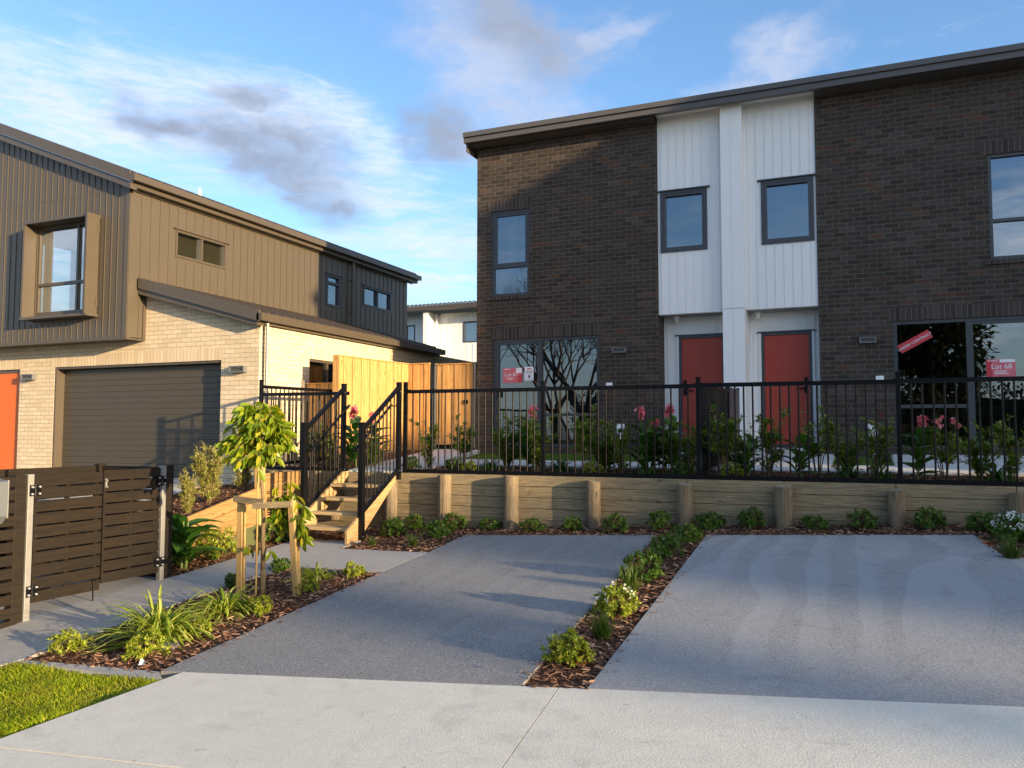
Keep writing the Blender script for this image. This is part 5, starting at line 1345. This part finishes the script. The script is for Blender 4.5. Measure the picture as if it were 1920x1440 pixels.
# ---------------------------------------------------------------- what stands across the street (mirrored in the glass), then unseen shade casters added
def big_tree(name, label, x, y, h, cr, base, n, seed, leafy=True, mat='far_leaf', leafS=.28, squash=1.0, low=.35, lobes=11):
    r = random.Random(seed); t = thing(name, label, 'tree', (x, y, base)); z0 = base
    tr = MB(); b = Vector((x, y, z0-.2)); c = Vector((x, y, z0+h*low)); lim = []
    tr.path([b, b.lerp(c, .5)+Vector((.05*h*.1, 0, 0)), c], [h*.028, h*.022, h*.018], 10)
    def grow(p, d, L, rad, depth):
        e = p+d*L; m_ = p.lerp(e, .5)+rv_(r, L*.08); tr.path([p, m_, e], [rad, rad*.8, rad*.55], 6 if depth < 2 else 4)
        lim.append((e, depth))
        if depth < (3 if leafy else 6):
            for k in range(r.randint(2, 3) if leafy else 3):
                nd = (d+rv_(r, .75)+Vector((0, 0, .18))).normalized(); grow(e, nd, L*r.uniform(.6, .8), rad*.55, depth+1)
    for k in range(5):
        a = 2*pi*k/5+r.uniform(-.4, .4); grow(c, Vector((cos(a)*.6, sin(a)*.6, 1)).normalized(), h*(1-low)*.30, h*.012, 0)
    tr.build('trunk', M['bark_dark'], t)
    if leafy:
        lf = MB(); cl = []
        for k in range(lobes):
            a = r.uniform(0, 2*pi); zz = r.uniform(-.8, .95); rr = sqrt(max(.05, 1-zz*zz))*.62
            cl.append((Vector((x+cos(a)*rr*cr, y+sin(a)*rr*cr, z0+h*(low+1)/2+zz*h*(1-low)*.40*squash)), cr*r.uniform(.35, .55)))
        for k in range(n):
            q, rad = cl[r.randrange(lobes)]; d = rv_(r); d = d.normalized()*rad*r.uniform(.3, 1)**.4
            leaf(lf, q+d, rv_(r)+d*.3, Vector((0, 0, 1)), leafS*r.uniform(.6, 1.3), leafS*.5, .2, 1)
        lf.build('crown', M[mat], t, fix=False)
    return t
big_tree('bare_tree', 'large bare tree with spreading limbs across the street', -14.5, -13, 13, 4, -.4, 0, 4, leafy=False, low=.22)
big_tree('bare_tree', 'slender bare tree across the street behind the larger one', -18.5, -19, 12, 4, -.4, 0, 9, leafy=False, low=.25)
big_tree('street_tree', 'dark leafy tree low across the street left of centre', -8.6, -17, 6.5, 3, -.4, 5200, 21, low=.15)
big_tree('street_tree', 'tall dark evergreen across the street opposite the right window', 1.6, -12, 9.4, 3.9, -.4, 16000, 22, low=.10, leafS=.42, lobes=18)
big_tree('street_tree', 'looser dark tree across the street beside the tall evergreen', 15.0, -17, 9, 3.2, -.4, 5200, 23, low=.12)
HG = thing('hedge', 'tall dark clipped hedge across the street', 'hedge', (0, -15, -.4))
r = random.Random(61); hb = MB(); hb.box(-15.3, 16, -15.6, -14.6, -.5, 3.4); hb.build('branches', M['far_leaf'], HG)
lf = MB()
for k in range(9000):
    f = r.random(); q = Vector((r.uniform(-15.8, 16.3), r.choice((-14.5, -14.5, -15.6))+r.uniform(-.15, .2), r.uniform(-.4, 3.9))) if f < .7 else Vector((r.uniform(-15.8, 16.3), r.uniform(-15.7, -14.4), 3.5+r.uniform(-.1, .9)))
    leaf(lf, q, rv_(r), Vector((0, 0, 1)), r.uniform(.15, .34), .14, .2, 1)
lf.build('foliage', M['far_leaf'], HG, fix=False)
N = thing('gabled_shade_block', 'unseen gabled block added right of the parking bays to shade the brick front', 'house', (25, 10, .5))  # block added out of view, its outline shaping the shade on the brick
HE = dict(x0=20.0, x1=31.0)
mb = MB(); mb.prism([(6.75, 0), (15, 0), (15, 10.2), (10.9, 14.3), (6.75, 11.0)], 'x', HE['x0'], HE['x1']); mb.build('wall', M['white'], N)
mb = MB()
for (ya, za, yb, zb) in ((6.55, 10.85, 10.9, 14.32), (15.2, 10.05, 10.9, 14.32)):
    mb.hexa([(19.8, ya, za), (31.2, ya, za), (31.2, yb, zb), (19.8, yb, zb)], [(19.8, ya, za+.12), (31.2, ya, za+.12), (31.2, yb, zb+.12), (19.8, yb, zb+.12)])
mb.build('roof', M['roof_brown'], N)
for i, (x, y, h, cr, n, low, lb) in enumerate(((90, -20.35, 17.6, 1.9, 5200, .35, 'tall round tree far down the street'), (90.5, -18.3, 18.0, 2.0, 5200, .35, 'tall round tree far down the street beside the taller pair of trees'),  # unseen trees, placed and sized for the shade they cast on the front
      (45.5, -3.05, 11.6, 1.8, 4000, .3, 'leafy tree down the street beside the gabled shade block'), (46, -.3, 11.7, 2.0, 4200, .3, 'leafy tree down the street nearest the gabled shade block'),
      (88, -23.35, 16.6, .30, 600, .93, 'slim bare-stemmed tree with a small top set to shade a band of the right bay'))):
    big_tree('street_tree', lb, x, y, h, cr, .3, n, 40+i, low=low, leafS=.5, lobes=12)

# ---------------------------------------------------------------- sky, sun, camera
SUN_AZ, SUN_EL = radians(108), radians(9.5)      # clockwise from +Y
SD = Vector((sin(SUN_AZ)*cos(SUN_EL), cos(SUN_AZ)*cos(SUN_EL), sin(SUN_EL)))
sun = bpy.data.lights.new('sun', 'SUN'); sun.energy = 5.0; sun.angle = radians(.55); sun.color = (1, .76, .46)
so = bpy.data.objects.new('sun', sun); COL.objects.link(so); so.rotation_euler = SD.to_track_quat('Z', 'Y').to_euler(); so.location = SD*50
w = bpy.data.worlds.new('World'); SC.world = w; w.use_nodes = True
t = NT(w.node_tree); w.node_tree.nodes.clear()
sky = t.n('ShaderNodeTexSky'); sky.sky_type = 'NISHITA'; sky.sun_disc = False
sky.sun_elevation = SUN_EL; sky.sun_rotation = SUN_AZ; sky.altitude = 50; sky.air_density = 1.0; sky.dust_density = 1.0; sky.ozone_density = 3.2
tc = t.n('ShaderNodeTexCoord'); gen = tc.outputs['Generated']
sp = t.n('ShaderNodeSeparateXYZ', ins={0: gen})
az = t.math('ARCTAN2', sp.outputs[0], sp.outputs[1]); el = t.math('ARCSINE', sp.outputs[2])
# wandering coordinates for the cloud edges
flat = t.n('ShaderNodeCombineXYZ', ins={0: az, 1: t.math('MULTIPLY', el, 1.7), 2: 0.0}).outputs[0]
nw = t.n('ShaderNodeTexNoise', ins={'Vector': flat, 'Scale': 5.0, 'Detail': 4.0, 'Roughness': .6})
wv = t.n('ShaderNodeSeparateXYZ', ins={0: nw.outputs['Color']})
az2 = t.math('ADD', az, t.math('MULTIPLY', t.math('SUBTRACT', wv.outputs[0], .5), .20))
el2 = t.math('ADD', el, t.math('MULTIPLY', t.math('SUBTRACT', wv.outputs[1], .5), .11))
def sdir(u, v):
    d = ray(u, v).normalized(); return math.atan2(d.x, d.y), math.asin(d.z)
def blob(u, v, ru, rv, rot=0, soft=1.0):
    a0, e0 = sdir(u, v); ra, re = ru/FPX, rv/FPX
    dx = t.math('SUBTRACT', az2, a0); dy = t.math('SUBTRACT', el2, e0); c, s = cos(rot), sin(rot)
    p = t.math('DIVIDE', t.math('ADD', t.math('MULTIPLY', dx, c), t.math('MULTIPLY', dy, s)), ra)
    q = t.math('DIVIDE', t.math('SUBTRACT', t.math('MULTIPLY', dy, c), t.math('MULTIPLY', dx, s)), re)
    r2 = t.math('ADD', t.math('MULTIPLY', p, p), t.math('MULTIPLY', q, q))
    return t.math('SUBTRACT', 1, t.math('SQRT', r2), clamp=True)
def union(lst):
    o = lst[0]
    for b in lst[1:]: o = t.math('MAXIMUM', o, b)
    return o
streak = t.noise(t.mapv(flat, (5, 20, 1), (0, 0, radians(14))), 1.6, 9, .68, .7)
puff = t.noise(flat, 13, 9, .66, .4)
big = t.noise(flat, 2.3, 5, .6)
def sstep(x, a, b):
    nd = t.n('ShaderNodeMapRange', ins={0: x, 1: a, 2: b}); nd.interpolation_type = 'SMOOTHSTEP'; nd.clamp = True; return nd.outputs[0]
streak2 = t.noise(t.mapv(flat, (9, 24, 1), (0, 0, radians(14))), 1.7, 10, .66, 1.2)
puff2 = t.noise(flat, 20, 8, .62, .5)
white = union([blob(120, 190, 480, 150, -.16), blob(430, 200, 420, 120, -.22), blob(640, 250, 220, 80, -.35), blob(700, 350, 260, 40, -.1), blob(800, 450, 300, 75, -.05), blob(780, 540, 260, 30, 0), blob(240, 255, 200, 60, -.2)])
wd = sstep(t.math('ADD', t.math('MULTIPLY', white, 1.15), t.math('MULTIPLY', t.math('SUBTRACT', streak, .5), 1.3)), .05, 1.05)
wd = t.math('MULTIPLY', wd, t.math('MULTIPLY_ADD', sstep(streak2, .28, .62), .62, .38))
wd = t.math('MULTIPLY', wd, .95)
cum = union([blob(1470, 110, 150, 75, .1), blob(1380, 165, 110, 45, 0), blob(1150, 55, 110, 45, .3), blob(960, 200, 130, 90, 0), blob(880, 245, 70, 60, 0), blob(1010, 70, 260, 90, -.2), blob(930, 130, 330, 150, -.5)])
cd = sstep(t.math('ADD', t.math('MULTIPLY', cum, 1.2), t.math('MULTIPLY', t.math('SUBTRACT', puff, .5), 1.0)), .10, 1.0)
cd = t.math('MULTIPLY', cd, t.math('MULTIPLY_ADD', sstep(puff2, .28, .6), .4, .38))
dark = union([blob(480, 275, 290, 85, -.22), blob(560, 330, 200, 70, -.35), blob(330, 228, 140, 42, -.1), blob(820, 235, 105, 80, 0), blob(630, 365, 90, 32, -.3), blob(480, 190, 120, 34, -.1), blob(1000, 60, 230, 85, -.3)])
dd = sstep(t.math('ADD', t.math('MULTIPLY', dark, 1.3), t.math('MULTIPLY', t.math('SUBTRACT', puff, .5), 1.0)), .05, 1.15)
dd = t.math('MULTIPLY', dd, t.math('MULTIPLY_ADD', sstep(puff2, .30, .65), .38, .60))
# loose cloud added out of view, brightened to fill the shaded sides
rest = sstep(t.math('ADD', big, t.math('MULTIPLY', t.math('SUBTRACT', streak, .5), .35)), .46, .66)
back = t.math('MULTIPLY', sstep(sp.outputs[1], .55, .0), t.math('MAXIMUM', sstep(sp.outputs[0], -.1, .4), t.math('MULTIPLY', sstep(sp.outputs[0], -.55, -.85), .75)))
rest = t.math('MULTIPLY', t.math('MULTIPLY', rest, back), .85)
veil = t.math('MULTIPLY', sstep(t.math('ADD', t.math('MULTIPLY', streak, 1.0), t.math('MULTIPLY', el, -1.0)), .16, .55), .52)
SKY_S = .15
WH_, GR_ = (.92, 1.02, 1.18, 1), (.42, .48, .61, 1)
b_sky = t.n('ShaderNodeBackground', ins={'Color': t.mix(1, sky.outputs[0], (1.0, .985, 1.0, 1), 'MULTIPLY'), 'Strength': SKY_S})
CK = .40
shade = t.mix(puff, (.72*CK, .75*CK, .82*CK, 1), (1.05*CK, 1.06*CK, 1.08*CK, 1))
b_wh = t.n('ShaderNodeBackground', ins={'Color': t.mix(1, shade, WH_, 'MULTIPLY'), 'Strength': 1.0})
b_cu = t.n('ShaderNodeBackground', ins={'Color': t.mix(1, shade, (.70, .76, .92, 1), 'MULTIPLY'), 'Strength': 1.0})
b_gr = t.n('ShaderNodeBackground', ins={'Color': t.mix(1, shade, GR_, 'MULTIPLY'), 'Strength': 1.0})
b_fill = t.n('ShaderNodeBackground', ins={'Color': t.mix(1, shade, (1.0, .94, .87, 1), 'MULTIPLY'), 'Strength': 2.9})
def mixs(f, a, b):
    m = t.n('ShaderNodeMixShader', ins={0: f}); t.L.new(a.outputs[0], m.inputs[1]); t.L.new(b.outputs[0], m.inputs[2]); return m
o = mixs(veil, b_sky, b_wh); o = mixs(rest, o, b_fill); o = mixs(wd, o, b_wh); o = mixs(cd, o, b_cu); o = mixs(dd, o, b_gr)
wo = t.n('ShaderNodeOutputWorld'); t.L.new(o.outputs[0], wo.inputs[0])

cam = bpy.data.cameras.new('camera'); co = bpy.data.objects.new('camera', cam); COL.objects.link(co)
mtx = Matrix((AX_R, AX_U, -AX_F)).transposed().to_4x4(); mtx.translation = EYE
co.matrix_world = mtx
cam.sensor_fit = 'HORIZONTAL'; cam.sensor_width = 36; cam.lens = FPX/1920*36; cam.clip_start = .05; cam.clip_end = 3000
SC.camera = co
vs = SC.view_settings; vs.view_transform = 'Standard'; vs.look = 'None'; vs.exposure = 1.35; vs.gamma = 1
SC.render.engine = 'CYCLES'
SC.cycles.max_bounces = 8; SC.cycles.transparent_max_bounces = 12; SC.cycles.glossy_bounces = 4
SC.cycles.use_denoising = True
